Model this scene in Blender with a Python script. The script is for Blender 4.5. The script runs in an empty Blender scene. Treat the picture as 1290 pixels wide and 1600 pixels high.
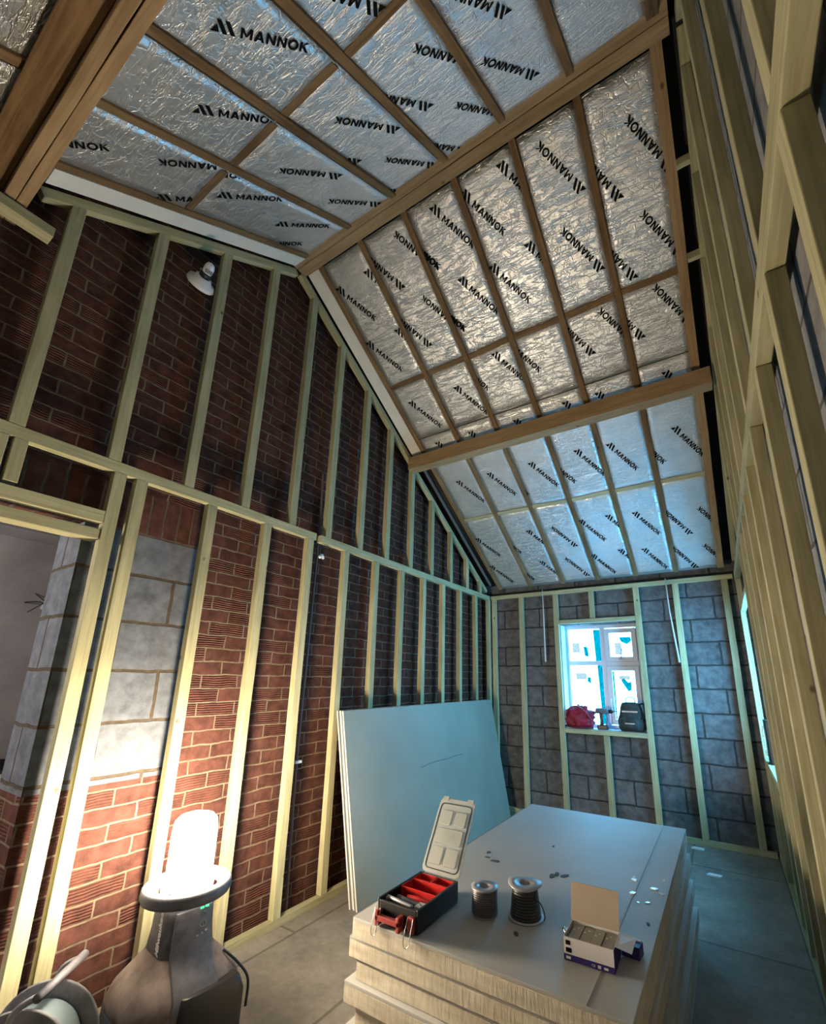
import bpy, bmesh, math, random
from mathutils import Vector, Matrix
from math import sin, cos, pi, hypot, radians, sqrt
random.seed(7)
SC = bpy.context.scene
COL = SC.collection

# ------------------------------------------------------------------ camera
cam_d = bpy.data.cameras.new('camera'); cam = bpy.data.objects.new('camera', cam_d); COL.objects.link(cam)
SC.camera = cam
F_PX, YAW, PITCH, ROLL = 686.4, .5596, .2597, -.0116
cam_d.sensor_fit = 'AUTO'; cam_d.sensor_width = 36.0
cam_d.lens = F_PX / 1600 * 36.0
cam_d.shift_x = -(690.0 - 645.0) / 1600
cam_d.shift_y = (878.0 - 800.0) / 1600
cam_d.clip_start = .01; cam_d.clip_end = 200
Rm = Matrix.Rotation(YAW, 3, 'Z') @ Matrix.Rotation(PITCH, 3, 'X') @ Matrix.Rotation(ROLL, 3, 'Y')
R_, Fw, Up = Rm.col[0], Rm.col[1], Rm.col[2]
cm = Matrix(((R_[0], Up[0], -Fw[0], 0), (R_[1], Up[1], -Fw[1], 0), (R_[2], Up[2], -Fw[2], 1.42), (0, 0, 0, 1)))
cam.matrix_world = cm

# ------------------------------------------------------------------ light and exposure
SC.view_settings.view_transform = 'Standard'
SC.view_settings.look = 'None'
SC.view_settings.exposure = 0.0
SC.view_settings.gamma = 1.0
SC.view_settings.use_curve_mapping = False
W = bpy.data.worlds.new('sky'); SC.world = W; W.use_nodes = True
bg = W.node_tree.nodes['Background']
SKY_COL = (.14, .55, .95); SKY_STR = 28.0
bg.inputs['Color'].default_value = (*SKY_COL, 1); bg.inputs['Strength'].default_value = SKY_STR
LAMP_STR = 310.0
LAMP_COL = (1.0, .83, .61)
def portal(name, loc, rot, sx, sy):
    l = bpy.data.lights.new(name, 'AREA'); l.shape = 'RECTANGLE'; l.size = sx; l.size_y = sy
    l.cycles.is_portal = True
    o = bpy.data.objects.new(name, l); COL.objects.link(o); o.location = loc; o.rotation_euler = rot
portal('far_window_daylight', (-1.135, 5.42, 1.5), (radians(-90), 0, 0), .85, 1.2)
portal('right_window_daylight', (.575, 4.3, 1.4), (0, radians(90), 0), 1.3, 1.0)

pl_ = bpy.data.lights.new('corridor_fill', 'POINT'); pl_.energy = 95; pl_.color = (1, .93, .86); pl_.shadow_soft_size = .12  # added fill light that brightens the corridor, not an actual lamp
plo = bpy.data.objects.new('corridor_fill', pl_); COL.objects.link(plo); plo.location = (-3.15, -.7, 2.0)

# ------------------------------------------------------------------ materials
def newmat(name):
    m = bpy.data.materials.new(name); m.use_nodes = True
    nt = m.node_tree; b = nt.nodes['Principled BSDF']
    return m, nt, b
def N(nt, t, **kw):
    n = nt.nodes.new(t)
    for k, v in kw.items():
        if k.startswith('i_'):
            n.inputs[k[2:].replace('_', ' ')].default_value = v
        else: setattr(n, k, v)
    return n
def L(nt, a, b): nt.links.new(a, b)
def ramp(nt, fac, stops):
    r = nt.nodes.new('ShaderNodeValToRGB'); e = r.color_ramp.elements
    while len(e) < len(stops): e.new(.5)
    for el, (p, c) in zip(e, stops):
        el.position = p; el.color = (*c, 1) if len(c) == 3 else c
    L(nt, fac, r.inputs['Fac']); return r.outputs['Color']
def mix(nt, fac, a, b, mode='MIX'):
    m = nt.nodes.new('ShaderNodeMix'); m.data_type = 'RGBA'; m.blend_type = mode
    for s, v in ((m.inputs[0], fac), (m.inputs[6], a), (m.inputs[7], b)):
        if hasattr(v, 'links'): L(nt, v, s)
        else: s.default_value = v if isinstance(v, (int, float)) else (*v, 1)
    return m.outputs[2]
def math_(nt, op, a, b=None, c=None):
    m = nt.nodes.new('ShaderNodeMath'); m.operation = op
    for i, v in enumerate((a, b, c)):
        if v is None: continue
        if hasattr(v, 'links'): L(nt, v, m.inputs[i])
        else: m.inputs[i].default_value = v
    return m.outputs[0]
def noise(nt, vec, scale, detail=3, rough=.5, dist=0):
    n = nt.nodes.new('ShaderNodeTexNoise'); n.inputs['Scale'].default_value = scale
    n.inputs['Detail'].default_value = detail; n.inputs['Roughness'].default_value = rough; n.inputs['Distortion'].default_value = dist
    L(nt, vec, n.inputs['Vector']); return n.outputs['Fac']
def mapping(nt, vec, scale=(1, 1, 1), loc=(0, 0, 0), rot=(0, 0, 0)):
    m = nt.nodes.new('ShaderNodeMapping'); L(nt, vec, m.inputs['Vector'])
    m.inputs['Scale'].default_value = scale; m.inputs['Location'].default_value = loc; m.inputs['Rotation'].default_value = rot
    return m.outputs['Vector']
def bump(nt, h, strength, dist, bsdf, prev=None):
    b = nt.nodes.new('ShaderNodeBump'); b.inputs['Strength'].default_value = strength; b.inputs['Distance'].default_value = dist
    L(nt, h, b.inputs['Height'])
    if prev: L(nt, prev, b.inputs['Normal'])
    if bsdf: L(nt, b.outputs['Normal'], bsdf.inputs['Normal'])
    return b.outputs['Normal']
def plain(name, col, rough=.6, metal=0, emit=None, es=0, spec=None, bumpy=0, bs=40, var=0.0, vs=8):
    m, nt, b = newmat(name)
    b.inputs['Base Color'].default_value = (*col, 1); b.inputs['Roughness'].default_value = rough; b.inputs['Metallic'].default_value = metal
    if spec is not None: b.inputs['Specular IOR Level'].default_value = spec
    if emit: b.inputs['Emission Color'].default_value = (*emit, 1); b.inputs['Emission Strength'].default_value = es
    tc = N(nt, 'ShaderNodeTexCoord').outputs['Object']
    if var:
        n = noise(nt, tc, vs, 4, .6)
        lo = tuple(c * (1 - var) for c in col); hi = tuple(min(1, c * (1 + var)) for c in col)
        L(nt, ramp(nt, n, [(.3, lo), (.7, hi)]), b.inputs['Base Color'])
    if bumpy: bump(nt, noise(nt, tc, bs, 4), bumpy, .004, b)
    return m
def wood(name, lo, hi, knot, tone=.25, rough=.75):
    m, nt, b = newmat(name)
    tc = N(nt, 'ShaderNodeTexCoord').outputs['Object']
    rnd = N(nt, 'ShaderNodeObjectInfo').outputs['Random']
    comb = N(nt, 'ShaderNodeCombineXYZ'); L(nt, math_(nt, 'MULTIPLY', rnd, 37.0), comb.inputs[0]); L(nt, math_(nt, 'MULTIPLY', rnd, 91.0), comb.inputs[2])
    add = N(nt, 'ShaderNodeVectorMath', operation='ADD'); L(nt, tc, add.inputs[0]); L(nt, comb.outputs[0], add.inputs[1])
    v = add.outputs[0]
    g = noise(nt, mapping(nt, v, (1, 1, .05)), 60, 5, .6, .6)
    big = noise(nt, mapping(nt, v, (1, 1, .5)), 5, 3, .6)
    f = math_(nt, 'ADD', math_(nt, 'MULTIPLY', g, .6), math_(nt, 'MULTIPLY', big, .4))
    c = ramp(nt, f, [(.36, lo), (.62, hi)])
    vo = N(nt, 'ShaderNodeTexVoronoi'); vo.inputs['Scale'].default_value = 4.2; L(nt, mapping(nt, v, (1.5, 1.5, 1)), vo.inputs['Vector'])
    kf = ramp(nt, vo.outputs['Distance'], [(.035, (1, 1, 1)), (.075, (0, 0, 0))])
    c = mix(nt, kf, c, knot)
    t = math_(nt, 'ADD', 1 - tone / 2, math_(nt, 'MULTIPLY', rnd, tone))
    cc = N(nt, 'ShaderNodeCombineColor'); L(nt, t, cc.inputs[0]); L(nt, t, cc.inputs[1]); L(nt, t, cc.inputs[2])
    c = mix(nt, 1.0, c, cc.outputs[0], 'MULTIPLY')
    L(nt, c, b.inputs['Base Color']); b.inputs['Roughness'].default_value = rough; b.inputs['Specular IOR Level'].default_value = .25
    bump(nt, g, .35, .002, b)
    return m
def brickmat(name, axes, w, h, mortar, c_lo, c_hi, c_mort, grooves=True, rough=.9, off=.5, seed=0.0, bm=.006):
    """axes: which world axes run along the courses and up the wall"""
    m, nt, b = newmat(name)
    tc = N(nt, 'ShaderNodeTexCoord').outputs['Object']
    sp = N(nt, 'ShaderNodeSeparateXYZ'); L(nt, tc, sp.inputs[0])
    cb = N(nt, 'ShaderNodeCombineXYZ'); L(nt, sp.outputs['XYZ'.index(axes[0])], cb.inputs[0]); L(nt, sp.outputs['XYZ'.index(axes[1])], cb.inputs[1])
    # slightly wandering joints
    wob = N(nt, 'ShaderNodeTexNoise'); wob.inputs['Scale'].default_value = 9; wob.inputs['Detail'].default_value = 3; L(nt, tc, wob.inputs['Vector'])
    sub = N(nt, 'ShaderNodeVectorMath', operation='SUBTRACT'); L(nt, wob.outputs['Color'], sub.inputs[0]); sub.inputs[1].default_value = (.5, .5, .5)
    sc = N(nt, 'ShaderNodeVectorMath', operation='SCALE'); L(nt, sub.outputs[0], sc.inputs[0]); sc.inputs['Scale'].default_value = .020
    ad = N(nt, 'ShaderNodeVectorMath', operation='ADD'); L(nt, cb.outputs[0], ad.inputs[0]); L(nt, sc.outputs[0], ad.inputs[1])
    ad2 = N(nt, 'ShaderNodeVectorMath', operation='ADD'); L(nt, ad.outputs[0], ad2.inputs[0]); ad2.inputs[1].default_value = (seed, 0, 0)
    v = ad2.outputs[0]
    bt = N(nt, 'ShaderNodeTexBrick'); L(nt, v, bt.inputs['Vector'])
    bt.offset = off; bt.inputs['Scale'].default_value = 1; bt.inputs['Brick Width'].default_value = w; bt.inputs['Row Height'].default_value = h
    bt.inputs['Mortar Size'].default_value = mortar; bt.inputs['Mortar Smooth'].default_value = .25; bt.inputs['Bias'].default_value = 0
    bt.inputs['Color1'].default_value = (0, 0, 0, 1); bt.inputs['Color2'].default_value = (1, 1, 1, 1); bt.inputs['Mortar'].default_value = (.5, .5, .5, 1)
    rb = bt.outputs['Color']
    bc = ramp(nt, rb, [(0, c_lo), (1, c_hi)])
    n = noise(nt, tc, 14, 5, .65)
    bc = mix(nt, .55, bc, ramp(nt, n, [(.3, tuple(x * .45 for x in c_lo)), (.7, tuple(min(1, x * 1.35) for x in c_hi))]))
    mc = ramp(nt, noise(nt, tc, 30, 4), [(.3, tuple(x * .7 for x in c_mort)), (.7, tuple(min(1, x * 1.15) for x in c_mort))])
    L(nt, mix(nt, bt.outputs['Fac'], bc, mc), b.inputs['Base Color'])
    b.inputs['Roughness'].default_value = rough; b.inputs['Specular IOR Level'].default_value = .2
    height = math_(nt, 'MULTIPLY', math_(nt, 'SUBTRACT', 1.0, bt.outputs['Fac']), 1.0)
    if grooves:
        s2 = N(nt, 'ShaderNodeSeparateXYZ'); L(nt, v, s2.inputs[0])
        wv = math_(nt, 'SINE', math_(nt, 'MULTIPLY', s2.outputs[1], 2 * pi / .0125))
        msk = math_(nt, 'GREATER_THAN', rb, .52)
        msk = math_(nt, 'MULTIPLY', msk, math_(nt, 'SUBTRACT', 1.0, bt.outputs['Fac']))
        height = math_(nt, 'ADD', height, math_(nt, 'MULTIPLY', math_(nt, 'MULTIPLY', wv, msk), .30))
    height = math_(nt, 'ADD', height, math_(nt, 'MULTIPLY', n, .35))
    height = math_(nt, 'ADD', height, math_(nt, 'MULTIPLY', noise(nt, tc, 120, 3), .12))
    bump(nt, height, 1.0, bm, b)
    return m

M = {}
M['stud'] = wood('pale_treated_timber', (.33, .305, .17), (.53, .49, .29), (.17, .11, .06))
M['rafter'] = wood('brown_timber', (.13, .075, .034), (.27, .17, .082), (.06, .028, .015))
M['beam'] = wood('golden_timber', (.26, .165, .08), (.43, .30, .165), (.12, .065, .03), .1)
M['brick'] = brickmat('red_brick', 'YZ', .225, .075, .0052, (.052, .020, .015), (.125, .050, .037), (.20, .15, .105), bm=.008)
M['soldier'] = brickmat('soldier_brick', 'ZY', .25, .075, .0065, (.052, .020, .015), (.12, .048, .034), (.12, .09, .065), grooves=False, off=0, seed=.11)
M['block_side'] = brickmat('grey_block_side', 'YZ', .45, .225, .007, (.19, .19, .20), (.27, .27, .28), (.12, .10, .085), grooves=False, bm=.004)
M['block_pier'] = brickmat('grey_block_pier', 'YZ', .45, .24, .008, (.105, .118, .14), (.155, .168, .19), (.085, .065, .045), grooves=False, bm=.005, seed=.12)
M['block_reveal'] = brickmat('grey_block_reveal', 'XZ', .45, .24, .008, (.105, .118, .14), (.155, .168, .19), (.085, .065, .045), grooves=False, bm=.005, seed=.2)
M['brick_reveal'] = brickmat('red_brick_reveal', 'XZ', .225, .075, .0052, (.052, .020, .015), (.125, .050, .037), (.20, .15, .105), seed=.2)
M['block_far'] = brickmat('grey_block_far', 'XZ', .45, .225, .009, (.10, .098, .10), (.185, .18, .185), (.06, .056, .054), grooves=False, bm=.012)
M['plaster'] = plain('corridor_plaster', (.34, .33, .34), .9, var=.22, vs=3, bumpy=.2)
M['white_board'] = plain('off_white_board', (.78, .76, .70), .7, var=.05)
M['dark'] = plain('black_membrane', (.012, .012, .012), .7)
M['black'] = plain('black_plastic', (.015, .015, .016), .4)
M['charcoal'] = plain('charcoal_plastic', (.13, .13, .15), .5, var=.25, vs=30)
M['navy'] = plain('navy_rubber', (.035, .045, .075), .6)
M['tan'] = plain('dusty_tan_plastic', (.17, .135, .12), .7, var=.3, vs=20)
M['red'] = plain('red_plastic', (.62, .025, .022), .35)
M['darkred'] = plain('dull_red_plastic', (.34, .05, .045), .45)
M['steel'] = plain('bright_steel', (.7, .7, .7), .25, 1)
M['grey'] = plain('grey_metal', (.40, .40, .42), .45, .6, var=.2)
M['white'] = plain('white_plastic', (.80, .80, .80), .35)
M['upvc'] = plain('white_window_plastic', (.74, .74, .80), .35)
def film(name, col):
    m, nt, b = newmat(name); nt.nodes.remove(b)
    t = N(nt, 'ShaderNodeBsdfTransparent'); t.inputs['Color'].default_value = (*col, 1)
    L(nt, t.outputs[0], nt.nodes['Material Output'].inputs['Surface']); return m
M['bluefilm'] = film('blue_tape', (.0, .19, .185)); M['sticker'] = film('pale_sticker', (.38, .24, .20))
M['print'] = plain('black_print', (.006, .006, .007), .75, spec=.1)
M['foilcore'] = plain('cream_foam', (.62, .52, .33), .9)
M['conduit'] = plain('white_cable_sheath', (.62, .62, .60), .4)
M['pipe'] = plain('dark_conduit', (.13, .10, .10), .4)
M['cardboard'] = plain('brown_cardboard', (.43, .35, .27), .85, var=.05)
M['cardwhite'] = plain('white_card', (.78, .75, .76), .5)
M['cardblue'] = plain('navy_card', (.035, .02, .17), .5)
M['putty'] = plain('beige_anchor_pack', (.36, .33, .26), .35)
M['cyan'] = plain('cyan_strap', (.0, .45, .7), .4)
M['led'] = plain('green_led', (.05, .8, .2), .5, emit=(.05, 1, .25), es=3)
M['letter'] = plain('white_lettering', (.75, .75, .75), .5)
M['globe'] = plain('lit_diffuser', (.9, .9, .9), .5, emit=LAMP_COL, es=LAMP_STR)
M['crimson'] = plain('crimson_fabric', (.32, .012, .04), .55, var=.35, vs=12, bumpy=.7, bs=18)
M['olive'] = plain('charcoal_canvas', (.035, .038, .036), .75, var=.4, vs=22, bumpy=.5)
M['skin_red'] = plain('dark_red_trim', (.10, .01, .015), .6)
M['wire'] = plain('grey_wire', (.09, .085, .09), .32, .4)
M['cut'] = plain('stain_mark', (.06, .07, .075), .7)
M['water'] = plain('splash_white_glint', (.9, .95, 1), .1)  # water drops; their bright reflection is put into the white colour
M['drum'] = plain('dusty_drum_plastic', (.20, .20, .215), .6, var=.35, vs=14)
M['cable_b'] = plain('blue_grey_cable', (.22, .30, .34), .55)
def mk_foil():
    m, nt, b = newmat('crinkled_foil')
    tc = N(nt, 'ShaderNodeTexCoord').outputs['Object']
    rnd = N(nt, 'ShaderNodeObjectInfo').outputs['Random']
    cb = N(nt, 'ShaderNodeCombineXYZ'); L(nt, math_(nt, 'MULTIPLY', rnd, 50), cb.inputs[0]); L(nt, math_(nt, 'MULTIPLY', rnd, 23), cb.inputs[1])
    ad = N(nt, 'ShaderNodeVectorMath', operation='ADD'); L(nt, tc, ad.inputs[0]); L(nt, cb.outputs[0], ad.inputs[1]); v = ad.outputs[0]
    n1 = noise(nt, v, 7, 4, .6, .3)
    # creases that run across the slope
    cr = noise(nt, mapping(nt, v, (3.0, 20, 1)), 1.6, 4, .55, .5)
    crs = math_(nt, 'ABSOLUTE', math_(nt, 'SUBTRACT', cr, .5))
    crease = ramp(nt, crs, [(0, (0, 0, 0)), (.035, (1, 1, 1))])
    n2 = noise(nt, v, 38, 4, .65, .8)
    n3 = math_(nt, 'ABSOLUTE', math_(nt, 'SUBTRACT', noise(nt, v, 13, 3, .6, .6), .5))
    cr2 = ramp(nt, n3, [(0, (0, 0, 0)), (.03, (1, 1, 1))])
    h = math_(nt, 'ADD', math_(nt, 'MULTIPLY', n1, .9), math_(nt, 'MULTIPLY', crease, .55))
    h = math_(nt, 'ADD', h, math_(nt, 'MULTIPLY', n2, .55)); h = math_(nt, 'ADD', h, math_(nt, 'MULTIPLY', cr2, .3))
    bump(nt, h, .62, .008, b)
    b.inputs['Metallic'].default_value = .92
    L(nt, ramp(nt, n1, [(.3, (.84, .85, .87)), (.7, (.95, .95, .96))]), b.inputs['Base Color'])
    L(nt, ramp(nt, n2, [(.3, (.38, .38, .38)), (.7, (.50, .50, .50))]), b.inputs['Roughness'])
    return m
M['foil'] = mk_foil()
def mk_glass():
    m, nt, b = newmat('window_glass'); nt.nodes.remove(b)
    t = N(nt, 'ShaderNodeBsdfTransparent'); g = N(nt, 'ShaderNodeBsdfGlossy'); g.inputs['Roughness'].default_value = .05
    mx = N(nt, 'ShaderNodeMixShader'); mx.inputs[0].default_value = .07
    L(nt, t.outputs[0], mx.inputs[1]); L(nt, g.outputs[0], mx.inputs[2]); L(nt, mx.outputs[0], nt.nodes['Material Output'].inputs['Surface'])
    return m
M['glass'] = mk_glass()
def mk_clear():
    m, nt, b = newmat('cloudy_clear_plastic')
    b.inputs['Base Color'].default_value = (.40, .41, .38, 1); b.inputs['Roughness'].default_value = .25; b.inputs['Alpha'].default_value = .5
    return m
M['clear'] = mk_clear()
def mk_floor():
    m, nt, b = newmat('dusty_floor_boards')
    tc = N(nt, 'ShaderNodeTexCoord').outputs['Object']
    bt = N(nt, 'ShaderNodeTexBrick'); L(nt, mapping(nt, tc, (1, 1, 1), (.3, .42, 0), (0, 0, radians(90))), bt.inputs['Vector'])
    bt.inputs['Scale'].default_value = 1; bt.inputs['Brick Width'].default_value = 1.2; bt.inputs['Row Height'].default_value = .62; bt.inputs['Mortar Size'].default_value = .012
    bt.inputs['Mortar Smooth'].default_value = .6
    bt.inputs['Color1'].default_value = (.27, .25, .215, 1); bt.inputs['Color2'].default_value = (.32, .295, .255, 1); bt.inputs['Mortar'].default_value = (.16, .145, .12, 1)
    n = noise(nt, tc, 3.5, 6, .65); n2 = noise(nt, tc, 25, 4, .6)
    c = mix(nt, .8, bt.outputs['Color'], ramp(nt, n, [(.3, (.48, .48, .48)), (.7, (1.1, 1.08, 1.05))]), 'MULTIPLY')
    c = mix(nt, .35, c, ramp(nt, n2, [(.35, (.5, .5, .5)), (.65, (1, 1, 1))]), 'MULTIPLY')
    L(nt, c, b.inputs['Base Color']); b.inputs['Roughness'].default_value = .7
    bump(nt, n2, .3, .003, b); return m
M['floor'] = mk_floor()
def mk_foam():
    m, nt, b = newmat('sawn_foam_edge')
    tc = N(nt, 'ShaderNodeTexCoord').outputs['Object']
    s = noise(nt, mapping(nt, tc, (9, 9, 1.2)), 12, 4, .7)
    n = noise(nt, mapping(nt, tc, (1, 1, 6)), 5, 4, .6)
    c = ramp(nt, n, [(.3, (.50, .44, .33)), (.7, (.74, .68, .55))])
    c = mix(nt, .4, c, ramp(nt, s, [(.35, (.45, .42, .38)), (.6, (1, 1, 1))]), 'MULTIPLY')
    L(nt, c, b.inputs['Base Color']); b.inputs['Roughness'].default_value = .9; bump(nt, s, .6, .004, b); return m
M['foam'] = mk_foam()
def mk_board(nm='plasterboard_paper', lo=(.40, .395, .375), hi=(.47, .465, .445)):
    m, nt, b = newmat(nm)
    tc = N(nt, 'ShaderNodeTexCoord').outputs['Object']
    c = ramp(nt, noise(nt, tc, 2.2, 4, .5), [(.3, lo), (.7, hi)])
    L(nt, c, b.inputs['Base Color']); b.inputs['Roughness'].default_value = .55; b.inputs['Specular IOR Level'].default_value = .45
    return m
M['paper'] = mk_board(); M['paper_green'] = mk_board('green_grey_board_paper', (.27, .285, .235), (.33, .345, .29))
M['boardedge'] = plain('white_board_edge', (.80, .78, .74), .7)

# ------------------------------------------------------------------ helpers
ORD = 'first second third fourth fifth sixth seventh eighth ninth tenth eleventh twelfth thirteenth fourteenth fifteenth'.split()
def tag(o, label=None, cat=None, group=None, kind=None):
    if label: o['label'] = label
    if cat: o['category'] = cat
    if group: o['group'] = group
    if kind: o['kind'] = kind
    return o
def link(name, me, parent=None):
    o = bpy.data.objects.new(name, me); COL.objects.link(o)
    if parent: o.parent = parent
    return o
def empty(name, loc, rz=0.0):
    o = bpy.data.objects.new(name, None); COL.objects.link(o); o.location = loc; o.rotation_euler = (0, 0, rz); o.empty_display_size = .05
    return o
class MB:
    def __init__(s): s.bm = bmesh.new()
    def _new(s, geom_verts, mi):
        fs = set()
        for v in geom_verts:
            for f in v.link_faces: fs.add(f)
        for f in fs: f.material_index = mi
    def box(s, lo, hi, mi=0, mat=None):
        c = [(a + b) / 2 for a, b in zip(lo, hi)]; d = [abs(b - a) for a, b in zip(lo, hi)]
        m = Matrix.Translation(c) @ Matrix.Diagonal((*d, 1))
        if mat is not None: m = mat @ m
        r = bmesh.ops.create_cube(s.bm, size=1, matrix=m); s._new(r['verts'], mi); return s
    def loft(s, rings, mi=0, cap=True, closed=True):
        vs = [[s.bm.verts.new(p) for p in r] for r in rings]
        n = len(vs[0]); fs = []
        for a, b in zip(vs, vs[1:]):
            for i in range(n if closed else n - 1):
                j = (i + 1) % n
                fs.append(s.bm.faces.new((a[i], a[j], b[j], b[i])))
        if cap:
            fs.append(s.bm.faces.new(vs[0][::-1])); fs.append(s.bm.faces.new(vs[-1]))
        for f in fs: f.material_index = mi; f.smooth = True
        return s
    def lathe(s, prof, seg=32, mi=0, mat=None, cap=True):
        rings = []
        for r, z in prof:
            ring = [Vector((r * cos(2 * pi * k / seg), r * sin(2 * pi * k / seg), z)) for k in range(seg)]
            if mat is not None: ring = [mat @ p for p in ring]
            rings.append(ring)
        return s.loft(rings, mi, cap)
    def tube(s, pts, r, seg=8, mi=0, closed=False):
        pts = [Vector(p) for p in pts]
        if 3 <= len(pts) < 9 and not isinstance(r, (list, tuple)) and not closed:
            q = [pts[0]] + pts + [pts[-1]]; out = []
            for i in range(1, len(q) - 2):
                for k in range(6):
                    t = k / 6; a, b_, c, d = q[i - 1], q[i], q[i + 1], q[i + 2]
                    out.append(.5 * ((2 * b_) + (c - a) * t + (2 * a - 5 * b_ + 4 * c - d) * t * t + (3 * b_ - a - 3 * c + d) * t ** 3))
            pts = out + [pts[-1]]
        rings = []; n = len(pts); up = None
        for i, p in enumerate(pts):
            if closed: t = pts[(i + 1) % n] - pts[i - 1]
            else: t = pts[min(i + 1, n - 1)] - pts[max(i - 1, 0)]
            t.normalize()
            if up is None: up = Vector((0, 0, 1)) if abs(t.z) < .9 else Vector((1, 0, 0))
            a = t.cross(up)
            if a.length < 1e-4: a = t.cross(Vector((0, 1, 0)))
            a.normalize(); bb = a.cross(t).normalized(); up = bb
            rr = r[i] if isinstance(r, (list, tuple)) else r
            rings.append([p + a * rr * cos(2 * pi * k / seg) + bb * rr * sin(2 * pi * k / seg) for k in range(seg)])
        if closed: rings.append(rings[0]); return s.loft(rings, mi, False)
        return s.loft(rings, mi, True)
    def prism(s, poly, z0, z1, mi=0, mat=None):
        a = [Vector((x, y, z0)) for x, y in poly]; b = [Vector((x, y, z1)) for x, y in poly]
        if mat is not None: a = [mat @ p for p in a]; b = [mat @ p for p in b]
        va = [s.bm.verts.new(p) for p in a]; vb = [s.bm.verts.new(p) for p in b]; n = len(va)
        fs = [s.bm.faces.new((va[i], va[(i + 1) % n], vb[(i + 1) % n], vb[i])) for i in range(n)]
        fs += [s.bm.faces.new(va[::-1]), s.bm.faces.new(vb)]
        for f in fs: f.material_index = mi
        return s
    def build(s, name, mats, parent=None, bevel=0, seg=2, smooth=False, sub=0):
        bmesh.ops.recalc_face_normals(s.bm, faces=s.bm.faces[:])
        me = bpy.data.meshes.new(name); s.bm.to_mesh(me); s.bm.free()
        if not isinstance(mats, (list, tuple)): mats = [mats]
        for m in mats: me.materials.append(m)
        if smooth:
            for p in me.polygons: p.use_smooth = True
        o = link(name, me, parent)
        if bevel:
            b = o.modifiers.new('bevel', 'BEVEL'); b.width = bevel; b.segments = seg; b.limit_method = 'ANGLE'; b.angle_limit = radians(40)
        if sub:
            b = o.modifiers.new('subd', 'SUBSURF'); b.levels = sub; b.render_levels = sub
        return o
def struct(name, mb, mats, **k):
    o = mb.build(name, mats, **k); o['kind'] = 'structure'; return o
def timber(name, p0, p1, w, d, wdir, mat, label=None, cat=None, group=None, wob=.002, parent=None):
    """sawn length from p0 to p1 (its axis), w wide along wdir, d deep the other way; grain runs along local z"""
    p0, p1 = Vector(p0), Vector(p1); z = (p1 - p0); ln = z.length; z.normalize()
    x = Vector(wdir); x = (x - z * x.dot(z)).normalized(); y = z.cross(x)
    bm = bmesh.new(); n = max(2, int(ln / .35)); rings = []
    ox = oy = 0
    for i in range(n + 1):
        t = ln * i / n
        if 0 < i < n: ox = random.uniform(-wob, wob); oy = random.uniform(-wob, wob) * .5
        else: ox = oy = 0
        rings.append([bm.verts.new((ox + a * w / 2, oy + b * d / 2, t)) for a, b in ((-1, -1), (1, -1), (1, 1), (-1, 1))])
    for a, b in zip(rings, rings[1:]):
        for i in range(4): bm.faces.new((a[i], a[(i + 1) % 4], b[(i + 1) % 4], b[i]))
    bm.faces.new(rings[0][::-1]); bm.faces.new(rings[-1])
    bmesh.ops.recalc_face_normals(bm, faces=bm.faces[:])
    me = bpy.data.meshes.new(name); bm.to_mesh(me); bm.free(); me.materials.append(mat)
    o = link(name, me, parent)
    o.matrix_world = Matrix(((x[0], y[0], z[0], p0[0]), (x[1], y[1], z[1], p0[1]), (x[2], y[2], z[2], p0[2]), (0, 0, 0, 1)))
    bv = o.modifiers.new('bevel', 'BEVEL'); bv.width = .0025; bv.segments = 2; bv.limit_method = 'ANGLE'; bv.angle_limit = radians(50)
    return tag(o, label, cat, group)
def text_polys(body, size, bold=.0):
    cu = bpy.data.curves.new('t', 'FONT'); cu.body = body; cu.size = size; cu.offset = bold; cu.resolution_u = 3
    ob = bpy.data.objects.new('t', cu); COL.objects.link(ob)
    bpy.context.view_layer.update()
    ev = ob.evaluated_get(bpy.context.evaluated_depsgraph_get()); me = ev.to_mesh()
    vs = [(v.co.x, v.co.y) for v in me.vertices]; fs = [tuple(p.vertices) for p in me.polygons]
    ev.to_mesh_clear(); bpy.data.objects.remove(ob); bpy.data.curves.remove(cu)
    x0 = min(v[0] for v in vs); vs = [(x - x0, y) for x, y in vs]
    return vs, fs
def fit_text(vs, length, height=None):
    w = max(v[0] for v in vs); h = max(v[1] for v in vs); k = length / w; ky = height / h if height else k
    return [(x * k, y * ky) for x, y in vs]
def lettering(name, body, length, height, mat, M4, parent, bold=.02, z=.0004):
    vs, fs = text_polys(body, 1, bold); vs = fit_text(vs, length, height)
    me = bpy.data.meshes.new(name); me.from_pydata([M4 @ Vector((x, y, z)) for x, y in vs], [], fs); me.materials.append(mat)
    return link(name, me, parent)

# ------------------------------------------------------------------ setting
A, B, D, H = -2.404, .20, 5.022, 2.44
BX = A - .106           # brick face
SL = .6167; S = hypot(1, SL); YR = 1.7515
ZF, ZN = 4.497, 4.517
b = MB(); b.box((-3.8, -1.9, -.2), (.55, 5.4, 0)); struct('floor', b, M['floor'])
def roofz(y): return ZF + .02 - abs(y - YR) * SL
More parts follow.
